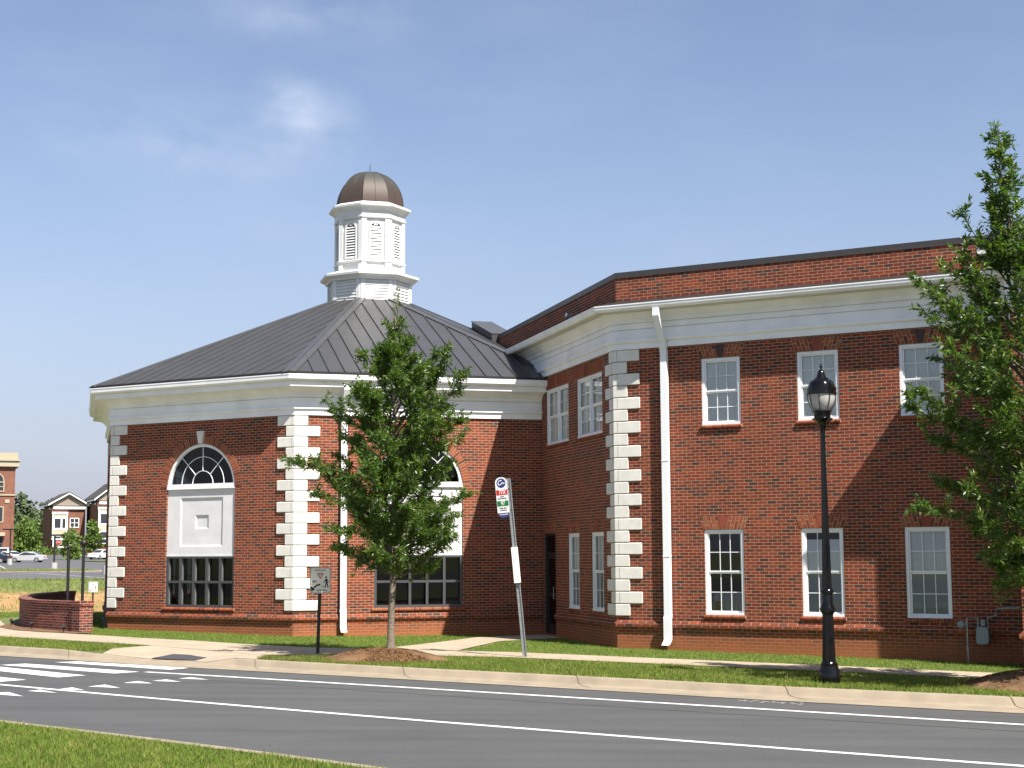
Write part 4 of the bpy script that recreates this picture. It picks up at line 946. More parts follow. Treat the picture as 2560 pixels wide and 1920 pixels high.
# bus stop sign, leaning
bx, by_ = .235, 31.0; bz = float(Gr(bx))+.05; LE = R(5.1)
bus = empty('bus_stop_sign', (bx, by_, bz), 'leaning galvanised pole with white bus stop sign for routes 77X and 97', 'bus stop sign')
ax = V(-math.sin(LE), 0, math.cos(LE)); sd = V(math.cos(LE), 0, math.sin(LE)); bp = lambda s_, u, v=0: V(bx, by_, bz)+ax*s_+sd*u+V(0, v, 0)
mb = MB(); prof = [(-.045, -.012), (-.026, -.012), (-.018, .02), (.018, .02), (.026, -.012), (.045, -.012), (.045, -.008), (.029, -.008), (.021, .026), (-.021, .026), (-.029, -.008), (-.045, -.008)]
mb.rings([[bp(-.2, a, b_) for a, b_ in prof], [bp(3.62, a, b_) for a, b_ in prof]], True, True, True); mb.build('pole', 'galv', bus)
MS = Matrix.Translation(Vector(bp(3.30, -.155, -.035))) @ Matrix.Rotation(-LE, 4, 'Y') @ Matrix.Rotation(R(-14), 4, 'Z') @ Matrix.Rotation(R(90), 4, 'X')
W2, H2 = .125, .36
top = [(W2*math.cos(a)*1.0, .24+.125*math.sin(a)) for a in np.linspace(R(0), R(180), 14)]
top = [(x_, min(y_, .245+.11*math.sqrt(max(0, 1-(x_/.135)**2)))) for x_, y_ in top]
sp = plate('sign_panel', [(-W2, -.40+.03), (W2, -.40+.03)]+top, -.002, .002, MS, 'sign_white', bus)
plate('blue_foot', [(W2*.92*math.cos(a), -.372+.105*math.sin(a)) for a in np.linspace(R(180), R(360), 14)], -.0015, .0025, MS, 'sign_blue', bus)
plate('logo_disc', [(.096*math.cos(a), .235+.098*math.sin(a)) for a in np.linspace(0, 2*math.pi, 25)[:-1]], .002, .0035, MS, 'sign_blue', sp)
def T3(body, sz, px, py, m, sx=.8, shear=0): text_mesh('lettering', body, sz, MS @ Matrix.Translation((px, py, .0045)), m, sp, sx=sx, shear=shear)
T3('C', .150, -.045, .240, 'sign_white', .75, .35); T3('ats', .068, .032, .236, 'sign_white', 1.05, .25)
plate('red_band', [(-.118, -.01), (.118, -.01), (.118, .10), (-.118, .10)], .002, .0035, MS, 'sign_red', sp); T3('77X', .118, .004, .046, 'sign_white', .75, .12)
plate('green_band', [(-.118, -.235), (.118, -.235), (.118, -.125), (-.118, -.125)], .002, .0035, MS, 'sign_green', sp); T3('97', .118, 0, -.180, 'sign_white', .72)
T3('NORTH', .030, 0, -.040, 'sign_black'); T3('MECKLENBURG', .034, 0, -.078, 'sign_black', .78)
T3('Village Rider', .038, 0, -.272, 'sign_black', .85); T3('CORNELIUS', .034, 0, -.318, 'sign_black', .85); T3('704-336-RIDE', .040, 0, -.405, 'sign_white', .78)
for s_ in (3.42, 2.99):
    mb = MB(); mb.box(bp(s_, -.07, -.035), sd*.075, V(0, .045, 0), ax*.03); mb.build('bracket', 'galv', bus)
mb = MB(); mb.box(bp(1.50, -.075, -.085), sd*.135, V(0, .07, 0), ax*.72); hb = mb.build('timetable_case', 'sign_white', bus)
mb = MB(); mb.box(bp(1.53, -.055, -.0875), sd*.010, V(0, .003, 0), ax*.66); mb.build('case_edge', 'galv', hb)

# gas meter on the wing wall
gm = empty('gas_meter', tuple(FC(8.0, -.1, .25)), 'grey gas meter with regulator and pipework low on the brick wall', 'gas meter')
def gp(s_, z, w=.25): return FC(s_, z, w)
mb = MB(); rs = []
for (w, e) in ((.13, .03), (.14, .0), (.34, .0), (.35, .03)):
    P = []
    for cx, cz, a0 in ((.115-.05, .16-.05, 0), (-.115+.05, .16-.05, 90), (-.115+.06, -.19+.08, 180), (.115-.06, -.19+.08, 270)):
        rr = .05 if a0 < 180 else .07
        for k in range(4): a = R(a0+30*k); P.append(gp(8.02+(cx+rr*math.cos(a))*(1-e*2), .46+(cz+rr*math.sin(a))*(1-e*2), w))
    rs.append(P)
mb.rings(rs[::-1], True, True, True); mt = mb.build('meter_body', 'meter_grey', gm)
mb = MB(); FC.box(mb, 7.985, 8.065, .64, .76, .16, .30); mb.build('index_box', 'sign_red', mt) if False else mb.build('index_box', 'meter_grey', mt)
mb = MB(); mb.tube([gp(7.715, -.15), gp(7.715, .79), gp(7.925, .79), gp(7.925, .60)], .017, 8); mb.build('inlet_pipe', 'galv', gm)
mb = MB(); mb.tube([gp(8.115, .60), gp(8.115, .80), gp(8.27, .84), gp(8.29, .98), gp(8.95, 1.0)], .017, 8); mb.build('outlet_pipe', 'galv', gm)
mb = MB(); mb.tube([gp(7.60, .655, .20), gp(7.60, .655, .225), gp(7.60, .655, .27), gp(7.60, .655, .30)], [.05, .075, .075, .04], 16); mb.tube([gp(7.60, .655), gp(7.72, .655)], .02, 8); mb.build('regulator', 'meter_grey', gm)
mb = MB(); mb.tube([gp(7.715, .16), gp(7.715, .25)], .027, 8); mb.build('valve', 'galv', gm)

# curved garden wall
def catmull(P, n=8):
    P = [V(*p) for p in P]; P = [2*P[0]-P[1]]+P+[2*P[-1]-P[-2]]; out = []
    for i in range(1, len(P)-2):
        for k in range(n):
            t_ = k/n; a, b_, c, d = P[i-1:i+3]; out.append(.5*((2*b_)+(-a+c)*t_+(2*a-5*b_+4*c-d)*t_**2+(-a+3*b_-3*c+d)*t_**3))
    out.append(P[-2]); return out
CW = catmull([(-14.75, 50.4), (-14.9, 49.2), (-14.75, 47.2), (-14.25, 44.8), (-13.65, 42.9), (-12.9, 41.2), (-12.0, 40.15), (-11.15, 39.35)], 6)
# path runs from the far end round to the pillar near the road, with its outside on the right
gw = empty('garden_wall', (CW[-1][0], CW[-1][1], 0), 'low curved brick garden wall with pillar ends beside the left pavement', 'brick wall')
def uvwall(name, path, o0, o1, z0, z1, m, parent):
    mb = MB(); a, b_ = offs(path, o0, False), offs(path, o1, False)
    mb.rings([[V(*p, z0) for p in b_], [V(*p, z1) for p in b_], [V(*p, z1) for p in a], [V(*p, z0) for p in a]], False)
    mb.rings
    o = mb.build(name, m, parent); me = o.data; uvl = me.uv_layers['UVMap']; acc = [0]
    for p, q in zip(path[:-1], path[1:]): acc.append(acc[-1]+np.linalg.norm(q-p))
    P2 = np.array(path); acc = np.array(acc)
    for poly in me.polygons:
        for li in poly.loop_indices:
            c = me.vertices[me.loops[li].vertex_index].co; k = int(np.argmin(np.sum((P2-V(c.x, c.y))**2, 1)))
            uvl.data[li].uv = (acc[k], c.z if abs(poly.normal.z) < .5 else (c.x*.3+c.y))
    return o
uvwall('wall_body', CW[:-1]+[CW[-1]], .14, -.14, -.7, .86, 'brick_low', gw)
uvwall('coping', CW, .17, -.17, .86, .93, 'brick_low', gw)
for p, d in ((CW[-1], nrm(CW[-1]-CW[-2])), (CW[0], nrm(CW[0]-CW[1]))):
    e = V(-d[1], d[0]); mb = MB(); zb = -.7; q = p-d*.02-e*.19
    mb.box(V(*q, zb), V(*d, 0)*.38, V(*e, 0)*.38, V(0, 0, 1.52)); c = p+d*.17
    mb.box(V(*(q-d*.02-e*.02), .82), V(*d, 0)*.42, V(*e, 0)*.42, V(0, 0, .12)); mb.build('pillar', 'brick_low', gw)
for i, (px, py, zt) in enumerate(((-11.93, 41.0, 2.33), (-11.53, 41.0, 2.40))):
    z = zg(px, py); o = empty('lamp_post', (px, py, z), ('slim black post with small ball finial inside the curved wall', 'slim black post with a larger round head nearest the building')[i], 'post', None)
    mb = MB(); mb.tube([(px, py, z), (px, py, zt-.08)], .040, 10); mb.build('shaft', 'black_matt', o)
    rr = (.055, .095)[i]; mb = MB(); mb.lathe([(.02, 0), (.05, .02), (.03, .04)]+[(rr*math.sin(a), .04+rr-rr*math.cos(a)) for a in np.linspace(.3, 3.1, 9)], (px, py), 14, zt-.10); mb.build('finial', 'black_matt', o, smooth=True)
for i, (px, py) in enumerate(((-13.75, 42.05), (-13.45, 42.55), (-12.72, 40.55), (-11.35, 38.75))):
    z = zg(px, py); o = empty('ground_light', (px, py, z), ('small black ground light at the left tip of the mulch bed', 'small black ground light just behind the bed tip', 'small black ground light in front of the curved wall', 'small black ground light near the wall pillar')[i], 'light', 'ground lights in the mulch bed')
    mb = MB(); mb.tube([(px, py, z), (px, py, z+.13)], .015, 6); mb.build('stake', 'black_matt', o); mb = MB(); mb.tube([(px, py+.03, z+.12), (px, py-.05, z+.18)], [.04, .05], 8); mb.build('lamp_head', 'black_matt', o)

# ------------------------------------------------------------------ trees
def leaf_cloud(cent, dirs, size, ratio, rng):
    """one narrow folded diamond leaf per row"""
    n = len(cent); d = dirs/np.linalg.norm(dirs, axis=1, keepdims=True)
    u = rng.normal(size=(n, 3)); u -= d*np.sum(u*d, 1, keepdims=True); u /= np.linalg.norm(u, axis=1, keepdims=True)
    L = size*rng.uniform(.7, 1.3, (n, 1)); W = L*ratio
    vs = np.stack([cent, cent+d*L*.5+u*W*.5, cent+d*L, cent+d*L*.5-u*W*.5], 1).reshape(-1, 3)
    return vs, np.arange(n*4).reshape(-1, 4)
def oak(name, base, trunk, env, label, seed, nb, leaf=.10, dens=1.0, zlo=1.5, extra=(), tr=.075, skew=None, group=None):
    rng = np.random.default_rng(seed); z0 = base[2]
    root = empty(name, base, label, 'tree', group)
    tp_ = [V(*p) for p in trunk]; tz = np.array([p[2] for p in tp_]); tx = np.array([p[0] for p in tp_]); ty = np.array([p[1] for p in tp_])
    at = lambda z: V(np.interp(z, tz, tx), np.interp(z, tz, ty), z)
    zz = np.linspace(tz[0], tz[-1], 26); wob = lambda z: V(.018*math.sin(z*3.1+seed), .018*math.cos(z*2.3), 0)*min(1, (z-z0))
    mb = MB(); H = tz[-1]-tz[0]; rad = lambda z: tr*(1-(z-tz[0])/H)**.85+.006+(.045*math.exp(-(z-tz[0])/.12))
    mb.tube([at(z)+wob(z) for z in zz], [rad(z) for z in zz], 9); mb.build('trunk', 'bark', root, smooth=True)
    bm_ = MB(); C_, D_ = [], []
    def spray(p, d, L, nl):
        for k in range(nl):
            t_ = rng.uniform(.05, 1); q = p+d*L*t_+rng.normal(size=3)*.012
            C_.append(q); D_.append(nrm(d*rng.uniform(.3, 1.0)+rng.normal(size=3)*.62+V(0, 0, -.08)))
    def branch(p0, az, el, L, r0, lv=0, nt_=None):
        d = V(math.cos(az)*math.cos(el), math.sin(az)*math.cos(el), math.sin(el)); n = 7; P = [p0]
        for k in range(n):
            d = nrm(d+rng.normal(size=3)*.10+V(0, 0, .045 if lv == 0 else .0)); P.append(P[-1]+d*L/n)
        bm_.tube(P, [max(.003, r0*(1-.85*k/n)) for k in range(n+1)], 4, caps=False)
        m_ = int((L*13 if lv == 0 else L*9)*dens*(nt_ or 1))
        for k in range(m_):
            t_ = rng.uniform(.20 if lv == 0 else .1, 1.0)**.8*n; i = min(int(t_), n-1); p = P[i]+(P[i+1]-P[i])*(t_-i)
            dd = nrm(P[i+1]-P[i]); e = rng.normal(size=3); e[2] = e[2]*.45+.12; td = nrm(dd*.75+nrm(e)*.85); l2 = rng.uniform(.16, .42)*(1.1-.45*t_/n)*min(1, .4+L/1.2)
            q = p+td*l2; bm_.tube([p, q], [.004, .002], 3, caps=False); spray(p, td, l2*1.1, int(27*l2/.3)+6)
        spray(P[-2], nrm(P[-1]-P[-2]), L/n*1.2, 20)
        return P
    for k in range(nb):
        f = (k+rng.uniform(0, 1))/nb; zs_ = zlo+(tz[-1]-zlo-.25)*f**1.28; az = k*2.39996+rng.uniform(-.35, .35)
        side = env(zs_, az); L = side*rng.uniform(.68, 1.08)
        if L < .12: continue
        el = R(rng.uniform(6, 32)+38*f**1.5); L = L/max(math.cos(el), .55)
        branch(at(zs_)+wob(zs_), az, el, L, .010+.014*min(L, 2)*(1-f*.5))
    for (z, az, el, L) in extra: branch(at(z), R(az), R(el), L, .02, 0, .8)
    # leader tip
    for k in range(10):
        z = tz[-1]-.75+.075*k; spray(at(z), nrm(V(rng.normal()*.5, rng.normal()*.5, 1)), .16, 9)
    bm_.build('branches', 'bark_dark', root)
    vs, fs = leaf_cloud(np.array(C_), np.array(D_), leaf, .27, rng)
    raw('foliage', vs, fs, np.clip(rng.beta(2, 2.6, len(fs))+(np.array(C_)[:, 2] > 1e9), 0, 1), 'leaf', root)
    return root
def env1(z, az):
    r = np.interp(z, [1.6, 1.9, 2.4, 3.0, 3.9, 4.6, 5.2, 5.9, 6.5, 7.0, 7.5], [1.35, 1.60, 1.62, 1.50, 1.62, 1.38, .92, .46, .22, .11, .06])
    return r*(1+.10*math.sin(3*az+z*2))
oak('willow_oak', (-2.63, 30.35+.0, .27), [(-2.42, 30.35, .12), (-2.40, 30.35, 1.5), (-2.36, 30.35, 4.0), (-2.34, 30.35, 6.9), (-2.29, 30.35, 7.38)], lambda z, az: env1((z-.2)*1.085, az),
    'slender young oak with narrow leaves on a mulch mound in front of the pavilion', 3, 112, leaf=.095, zlo=1.62, tr=.068, dens=1.45,
    extra=((5.1, 20, 42, 1.35), (5.3, 150, 48, 1.0), (4.6, 185, 25, 1.5), (3.4, 178, 22, 2.1), (3.5, 8, 25, 1.85), (2.9, 190, 15, 1.6)))
def env2(z, az):
    r = np.interp(z, [1.4, 1.9, 2.6, 3.4, 4.3, 5.0, 5.8, 6.6, 7.2, 8.0, 8.8], [.9, 1.5, 2.0, 1.9, 1.65, 1.5, 1.0, .42, .30, .22, .10])
    return r*(1+.12*math.sin(3*az+z*1.7))
oak('willow_oak', (8.42, 24.2, .10), [(8.42, 24.2, 0.0), (8.38, 24.2, 2.0), (8.25, 24.15, 4.5), (8.12, 24.1, 6.5), (7.95, 24.05, 8.1), (7.90, 24.05, 8.95)], env2,
    'taller oak with narrow leaves at the right edge, in front of the portico', 11, 125, leaf=.105, zlo=1.25, tr=.085, dens=1.05,
    extra=((5.0, 178, 20, 1.9), (5.2, 183, 32, 2.1), (4.6, 185, 8, 1.9), (5.6, 175, 40, 1.7), (2.6, 180, 12, 2.0), (6.2, 170, 55, 1.6), (6.3, 20, 50, 1.7), (6.0, 200, 60, 1.9), (2.1, 190, 10, 1.5), (5.5, 10, 40, 1.8)))

def far_tree(x, y, h, w, label, seed, m='leaf_far', name='tree', group=None, z=None, n=1600, trunk=.25, leaf=.45, narrow=False):
    rng = np.random.default_rng(seed); z = zg(x, y) if z is None else z
    root = empty(name, (x, y, z), label, 'tree', group)
    mb = MB(); mb.tube([(x, y, z-.3), (x+.1, y, z+h*.5), (x, y, z+h*.85)], [.02*h+.03, .014*h+.02, .01], 6)
    for k in range(6):
        a = k*1.05+seed; mb.tube([(x, y, z+h*(.25+.08*k)), (x+w*.35*math.cos(a), y+w*.35*math.sin(a), z+h*(.45+.08*k))], [.012*h, .01], 4)
    mb.build('trunk', 'bark_dark', root)
    nc = 26; cc = []; 
    for k in range(nc):
        f = rng.uniform(0, 1); rr = w/2*(math.sin(math.pi*min(.98, f*.85+.15))**.7)*rng.uniform(.25, .85) ; a = rng.uniform(0, 6.28)
        cc.append((x+rr*math.cos(a), y+rr*math.sin(a), z+h*(trunk+(1-trunk)*.92*f), w*.17*rng.uniform(.7, 1.3)))
    cc = np.array(cc); k = rng.integers(0, nc, n); d = rng.normal(size=(n, 3)); d /= np.linalg.norm(d, axis=1, keepdims=True)
    c = cc[k, :3]+d*cc[k, 3:4]*rng.uniform(.5, 1.1, (n, 1)); vs, fs = leaf_cloud(c, d+rng.normal(size=(n, 3))*.8, leaf, .75, rng)
    raw('crown', vs, fs, np.clip(rng.beta(2, 2, n)*.7+.3*(k/nc), 0, 1), m, root); return root

# ------------------------------------------------------------------ grass blades
def blades(name, polys, n, h, m, seed, w=.012, zf=None, label=None, cat=None):
    rng = np.random.default_rng(seed); out = []
    for poly in polys:
        P = np.array(poly, float); lo, hi = P.min(0), P.max(0); A_ = .5*abs(np.dot(P[:, 0], np.roll(P[:, 1], 1))-np.dot(P[:, 1], np.roll(P[:, 0], 1)))
        k = int(n*A_); pts = rng.uniform(lo, hi, (int(k*np.prod(hi-lo)/max(A_, .01)*1.0)+10, 2)); ins = np.zeros(len(pts), bool)
        for i in range(len(P)):
            (x1, y1), (x2, y2) = P[i], P[i-1]
            c = ((y1 > pts[:, 1]) != (y2 > pts[:, 1])) & (pts[:, 0] < (x2-x1)*(pts[:, 1]-y1)/(y2-y1+1e-12)+x1); ins ^= c
        out.append(pts[ins])
    p = np.concatenate(out); N_ = len(p); z = zf(p[:, 0], p[:, 1]) if zf else Gr(p[:, 0])+.035
    cl = .5+.5*np.sin(p[:, 0]*5.3+2*np.sin(p[:, 1]*3.7))*np.sin(p[:, 1]*4.9+1.3*np.sin(p[:, 0]*2.9))
    a = rng.uniform(0, 6.28, N_); H = h*rng.uniform(.45, 1.15, N_)*(.75+.4*cl); ln = rng.normal(size=(N_, 2))*H[:, None]*.45
    b0 = np.stack([p[:, 0]-np.cos(a)*w/2, p[:, 1]-np.sin(a)*w/2, z], 1); b1 = np.stack([p[:, 0]+np.cos(a)*w/2, p[:, 1]+np.sin(a)*w/2, z], 1)
    tpp = np.stack([p[:, 0]+ln[:, 0], p[:, 1]+ln[:, 1], z+H], 1); vs = np.stack([b0, b1, tpp], 1).reshape(-1, 3)
    o = raw(name, vs, np.arange(N_*3).reshape(-1, 3), np.clip(rng.beta(1.6, 2.2, N_)*.8+.25*cl, 0, 1), m, kind='stuff'); tag(o, label, cat); return o
wn = lambda x: float(np.interp(x, WN[:, 0], WN[:, 1])); wf = lambda x: float(np.interp(x, WF[:, 0], WF[:, 1]))
strip = [(x, float(cby(x))+.02) for x in np.arange(-5.0, 12.1, .5)]+[(x, wn(x)-.03) for x in np.arange(12, -5.1, -.5)]
leftw = [(x, float(cby(x))+.02) for x in np.arange(-14, -8.8, .4)]+[(-8.75, 32.2), (-8.0, 33.8)]+[(x, wn(x)-.03) for x in np.arange(-8.4, -14.1, -.4)]
blades('grass', [strip, leftw], 1500, .060, 'grass_blade', 5, label='lawn strips of short green grass between the kerb and the pavement', cat='grass')
lawn1 = [(x, wf(x)+.02) for x in np.arange(-10.6, -2.8, .4)]+[(-1.75, 35.9), (-.95, 38.0), (.2, 39.4), tuple(B-V(0, .08)), tuple(A-V(0, .08)), (-11.2, 40.6)]
lawn2 = [(x, wf(x)+.02) for x in np.arange(-1.1, 12, .5)]+[tuple(C+r_*9.0-nR*0+V(0, -.07)), tuple(C+V(0, -.07)), tuple(FD(1.3, 0, .07)[:2]), (1.3, 38.1), (-.25, 36.3)]
blades('grass', [strip, leftw], 260, .07, 'grass_dry', 15, w=.018, label='scattered dry yellow tufts in the kerbside lawn strips', cat='grass')
blades('grass', [lawn1, lawn2], 1300, .065, 'grass_blade', 6, label='lawn of green grass growing between the pavement and the building', cat='grass')
nearp = [(x, float(ney(x))-.26) for x in np.arange(-9, 2.1, .5)]+[(2, 8.5), (-6, 9.5), (-9, 16)]
blades('grass', [nearp], 2600, .062, 'grass_blade', 7, w=.010, label='sunlit patch of lawn on the near side of the road', cat='grass')
blades('grass', [[(-22, 46.5), (-15.7, 46.3), (-15.5, 52), (-22, 54)], [(-11.7, 40.2), (-10.95, 41.1), (-12.8, 47.6), (-13.3, 53), (-14.2, 52), (-13.4, 46), (-12.6, 42.5)]], 420, .085, 'grass_blade', 16, w=.02, zf=lambda x, y: TV(x, y)-.02, label='grass beside and behind the curved brick wall', cat='grass')
dry = [(x, float(cby(x))+.02) for x in np.arange(-5.0, -3.2, .3)]+[(-3.3, 30.2), (-3.6, 30.9), (-5.0, 30.7)]
blades('grass', [nearp], 300, .07, 'grass_dry', 17, w=.014, label='dry straw-coloured blades mixed into the near lawn', cat='grass')
blades('grass', [dry], 900, .08, 'grass_dry', 8, w=.014, label='yellowing grass around the base of the crosswalk sign', cat='grass')
attr_mat('mulch_bits', [(0, (.05, .028, .014)), (.5, (.16, .085, .035)), (.8, (.26, .13, .05)), (1, (.38, .25, .12))])
def ell(cx, cy, a, b_): return [(cx+a*math.cos(t_)*math.cos(R(-28))-b_*math.sin(t_)*math.sin(R(-28)), cy+a*math.cos(t_)*math.sin(R(-28))+b_*math.sin(t_)*math.cos(R(-28))) for t_ in np.linspace(0, 6.2, 30)]
def zm(cx, cy, a, b_, h):
    def f_(x, y):
        u = (x-cx)*math.cos(R(28))-(y-cy)*math.sin(R(28)); v = (x-cx)*math.sin(R(28))+(y-cy)*math.cos(R(28)); q = np.sqrt((u/a)**2+(v/b_)**2)
        return Gr(x)+.033+h*np.clip(1-q**2, 0, 1)**1.1
    return f_
for e_ in ((-2.55, 30.35, 1.25, 1.25, .22), (8.6, 24.75, 1.45, 1.1, .30)): blades('mulch_chips', [ell(*e_[:2], e_[2]*1.08, e_[3]*1.08)], 1500, .022, 'mulch_bits', 21, w=.045, zf=zm(*e_), label='loose brown mulch chips around the young oak', cat='mulch')
wild = [(-48, 90), (-22, 88), (-22, 106), (-48, 106)]
blades('wild_grass', [wild], 16, .26, 'wild_grass', 9, w=.05, zf=lambda x, y: TV(x, y)-.03, label='rough yellow-green grass along the top of the clay bank', cat='grass')
bank = [(-32, 53), (-13.5, 53), (-18, 88), (-40, 88)]
blades('wild_grass', [bank], 7, .22, 'wild_grass', 10, w=.06, zf=lambda x, y: TV(x, y)-.03, label='sparse green weeds scattered over the orange clay bank', cat='weeds')

# ------------------------------------------------------------------ car park and far side street
def sheet(name, x0, x1, y0, y1, m, off, nx_=16, ny_=30, f=None):
    mb = MB(); X = np.linspace(x0, x1, nx_); Y = np.linspace(y0, y1, ny_)
    mb.rings([[V(x, y, zg(x, y)+off) for x in X] for y in Y], False); return mb.build(name, m, kind='structure')
sheet('parking_lot', -150, 60, 104.5, 262, 'asphalt_lot', .03, 12, 80)
sheet('side_road', -60, -14.5, 68.5, 74, 'asphalt_lot', .03, 12, 8)
def island(name, P, h, m, yo=0, kerb=True):
    P = [V(*p) for p in P]; mb = MB(); z = lambda p: zg(p[0], p[1])
    mb.rings([[V(*p, z(p)-.1) for p in P], [V(*p, z(p)+h) for p in P], [V(*p, z(p)+h) for p in offs(P, -.25)]]); mb.build('kerb', 'concrete_kerb', kind='structure')
    mb = MB(); mb.face([V(*p, z(p)+h+.02) for p in offs(P, -.25)]); mb.build(name, m, kind='structure')
island('grass_island', [(-75, 131), (-37.0, 131), (-35.6, 132.5), (-37.5, 137), (-75, 139)], .16, 'lawn')
blades('grass', [[(-74, 131.3), (-37.2, 131.3), (-36.5, 132.5), (-38, 136.5), (-74, 138.5)]], 26, .17, 'wild_grass', 12, w=.06, zf=lambda x, y: TV(x, y)+.15, label='mown grass on the long car park island', cat='grass')
island('grass_island', [(-50, 196), (-44, 196), (-44, 206), (-56, 210), (-58, 206)], .16, 'lawn')
island('kerb_nose', [(-30, 69.4), (-20.9, 69.0), (-20.3, 70.5), (-20.9, 72.4), (-30, 73)], .14, 'concrete')
def pline(p, q, w=.12):
    p, q = V(*p), V(*q); n = 14; d = nrm(q-p); e = V(-d[1], d[0])*w/2; mb = MB()
    mb.rings([[V(*(p+(q-p)*k/n-e), zg(*(p+(q-p)*k/n))+.036) for k in range(n+1)], [V(*(p+(q-p)*k/n+e), zg(*(p+(q-p)*k/n))+.036) for k in range(n+1)]][::-1], False); return mb.build('parking_line', 'white_paint', kind='structure')
pline((-39.0, 126), (-28.8, 108)); pline((-62.5, 185), (-50.5, 152)); pline((-40, 122), (-37.5, 130))

def car(x, y, yaw, L, paint, label, kind='sedan', group='cars in the car park behind the lawn bank'):
    z = zg(x, y)+.03; root = empty('parked_car', (x, y, z), label, 'car', group)
    Mx = Matrix.Translation((x, y, z)) @ Matrix.Rotation(yaw, 4, 'Z'); X = lambda a, b_, c: V(*(Mx @ Vector((a*L/4.7, b_, c))))
    if kind == 'sedan': low = [(-2.35, .35), (-2.33, .62), (-2.20, .78), (-1.35, .90), (1.35, .97), (2.15, .98), (2.33, .86), (2.35, .40), (2.2, .26), (-2.2, .24)]; cab = [(-1.25, .88), (-.45, 1.38), (.15, 1.44), (.85, 1.40), (1.75, .96)]
    elif kind == 'van': low = [(-2.35, .40), (-2.33, .85), (-2.15, 1.05), (-1.25, 1.15), (2.2, 1.15), (2.33, 1.0), (2.35, .45), (2.2, .32), (-2.2, .32)]; cab = [(-1.2, 1.13), (-.55, 1.80), (.1, 1.88), (1.9, 1.86), (2.25, 1.13)]
    W = .88
    mb = MB(); rs = []
    for w, e in ((-W, .06), (-W+.05, 0), (W-.05, 0), (W, .06)): rs.append([X(a*(1-e*.3), w, c+(.6-c)*e*1.2) for a, c in low])
    mb.rings(rs, True, True, True); body = mb.build('body', paint, root, smooth=True)
    mb = MB(); rs = []
    for t_ in (0, 1):
        pass
    n = len(cab); lft = [X(a, -(W-.05 if k in (0, n-1) else W-.22), c) for k, (a, c) in enumerate(cab)]; rgt = [X(a, (W-.05 if k in (0, n-1) else W-.22), c) for k, (a, c) in enumerate(cab)]
    mb.rings([lft, rgt], False); mb.face(lft); mb.face(rgt[::-1]); mb.build('cabin', paint, root)
    for sgn in (-1, 1):
        S_ = [(a*.90+.02, c) for a, c in cab]; c0 = cab[0][1]
        P = [X(cab[0][0]+.28, sgn*(W-.045), c0+.07), X(cab[-1][0]-.30, sgn*(W-.045), c0+.09), X(cab[-2][0]-.02, sgn*(W-.195), cab[-2][1]-.08), X(cab[1][0]+.12, sgn*(W-.195), cab[1][1]-.05)]
        mb = MB(); mb.face(P if sgn < 0 else P[::-1]); mid = .35
        mb.build('side_window', 'car_glass', root)
    for (i0, i1, nm) in ((0, 1, 'windscreen'), (n-1, n-2, 'rear_window')):
        a0, c0_ = cab[i0]; a1, c1_ = cab[i1]; o_ = -.015 if i0 == 0 else .015
        P = [X(a0+(a1-a0)*.12+o_, -W+.12, c0_+(c1_-c0_)*.12+.015), X(a0+(a1-a0)*.12+o_, W-.12, c0_+(c1_-c0_)*.12+.015), X(a0+(a1-a0)*.9+o_, W-.27, c0_+(c1_-c0_)*.9+.015), X(a0+(a1-a0)*.9+o_, -W+.27, c0_+(c1_-c0_)*.9+.015)]
        mb = MB(); mb.face(P); mb.build(nm, 'car_glass', root)
    for a in (-1.42, 1.40):
        for sgn in (-1, 1):
            mb = MB(); mb.tube([X(a, sgn*(W-.2), .33), X(a, sgn*(W+.01), .33)], .33*1.0, 16); wh = mb.build('wheel', 'tyre', root)
            mb = MB(); mb.tube([X(a, sgn*(W-.0), .33), X(a, sgn*(W+.02), .33)], .21, 12); mb.build('rim', 'rim', wh)
    for sgn in (-1, 1):
        mb = MB(); mb.box(X(2.30, sgn*.68-.16, .70), X(2.37, sgn*.68-.16, .70)-X(2.30, sgn*.68-.16, .70), X(2.3, .32, 0)-X(2.3, 0, 0), V(0, 0, .16)); mb.build('tail_light', 'tail_red', root)
        mb = MB(); mb.box(X(-2.36, sgn*.66-.17, .62), X(-2.26, 0, 0)-X(-2.36, 0, 0), X(0, .34, 0)-X(0, 0, 0), V(0, 0, .13)); mb.build('headlight', 'rim', root)
    return root
car(-64.5, 203, 0, 4.8, 'car_silver', 'silver sedan parked side-on, front facing left')
car(-66.9, 196, 0, 4.9, 'car_dark', 'dark sedan cut off by the left edge, left of the silver sedan')
car(-68.9, 208.5, R(-32), 4.7, 'car_white', 'white sedan parked just behind the silver and dark sedans')
car(-69.9, 211.5, R(-32), 4.7, 'car_silver', 'light car parked between the white sedan and the white van')
car(-72.3, 213.5, 0, 4.6, 'car_white', 'tall white van at the left edge in front of the brick office', 'van')
car(-64.2, 238, R(60), 4.5, 'car_red', 'red car leftmost of the row behind the right black post')
car(-62.6, 232, R(62), 4.5, 'car_purple', 'dark purple car between the red and white cars')
car(-60.3, 224, R(64), 4.6, 'car_white', 'white car nearest the corner of the pavilion')
car(-61.0, 236, R(62), 4.6, 'car_white', 'white car in the second row behind the dark purple car')
def lot_lamp(x, y, top, label, base=True, arms=True):
    z = zg(x, y); root = empty('car_park_lamp', (x, y, z), label, 'lamp post', 'car park lamps')
    mb = MB(); mb.tube([(x, y, z-.3), (x, y, z+.75)], .30, 14); mb.build('concrete_base', 'concrete_base', root)
    mb = MB(); mb.tube([(x, y, z+.7), (x, y, top)], .085, 8); mb.build('pole', 'black_matt', root)
    for sgn in (-1, 1) if arms else (1,):
        mb = MB(); mb.box(V(x+(.08 if sgn > 0 else -.9), y-.2, top-.12), V(.82, 0, 0), V(0, .4, 0), V(0, 0, .16)); mb.build('lamp_head', 'black_matt', root)
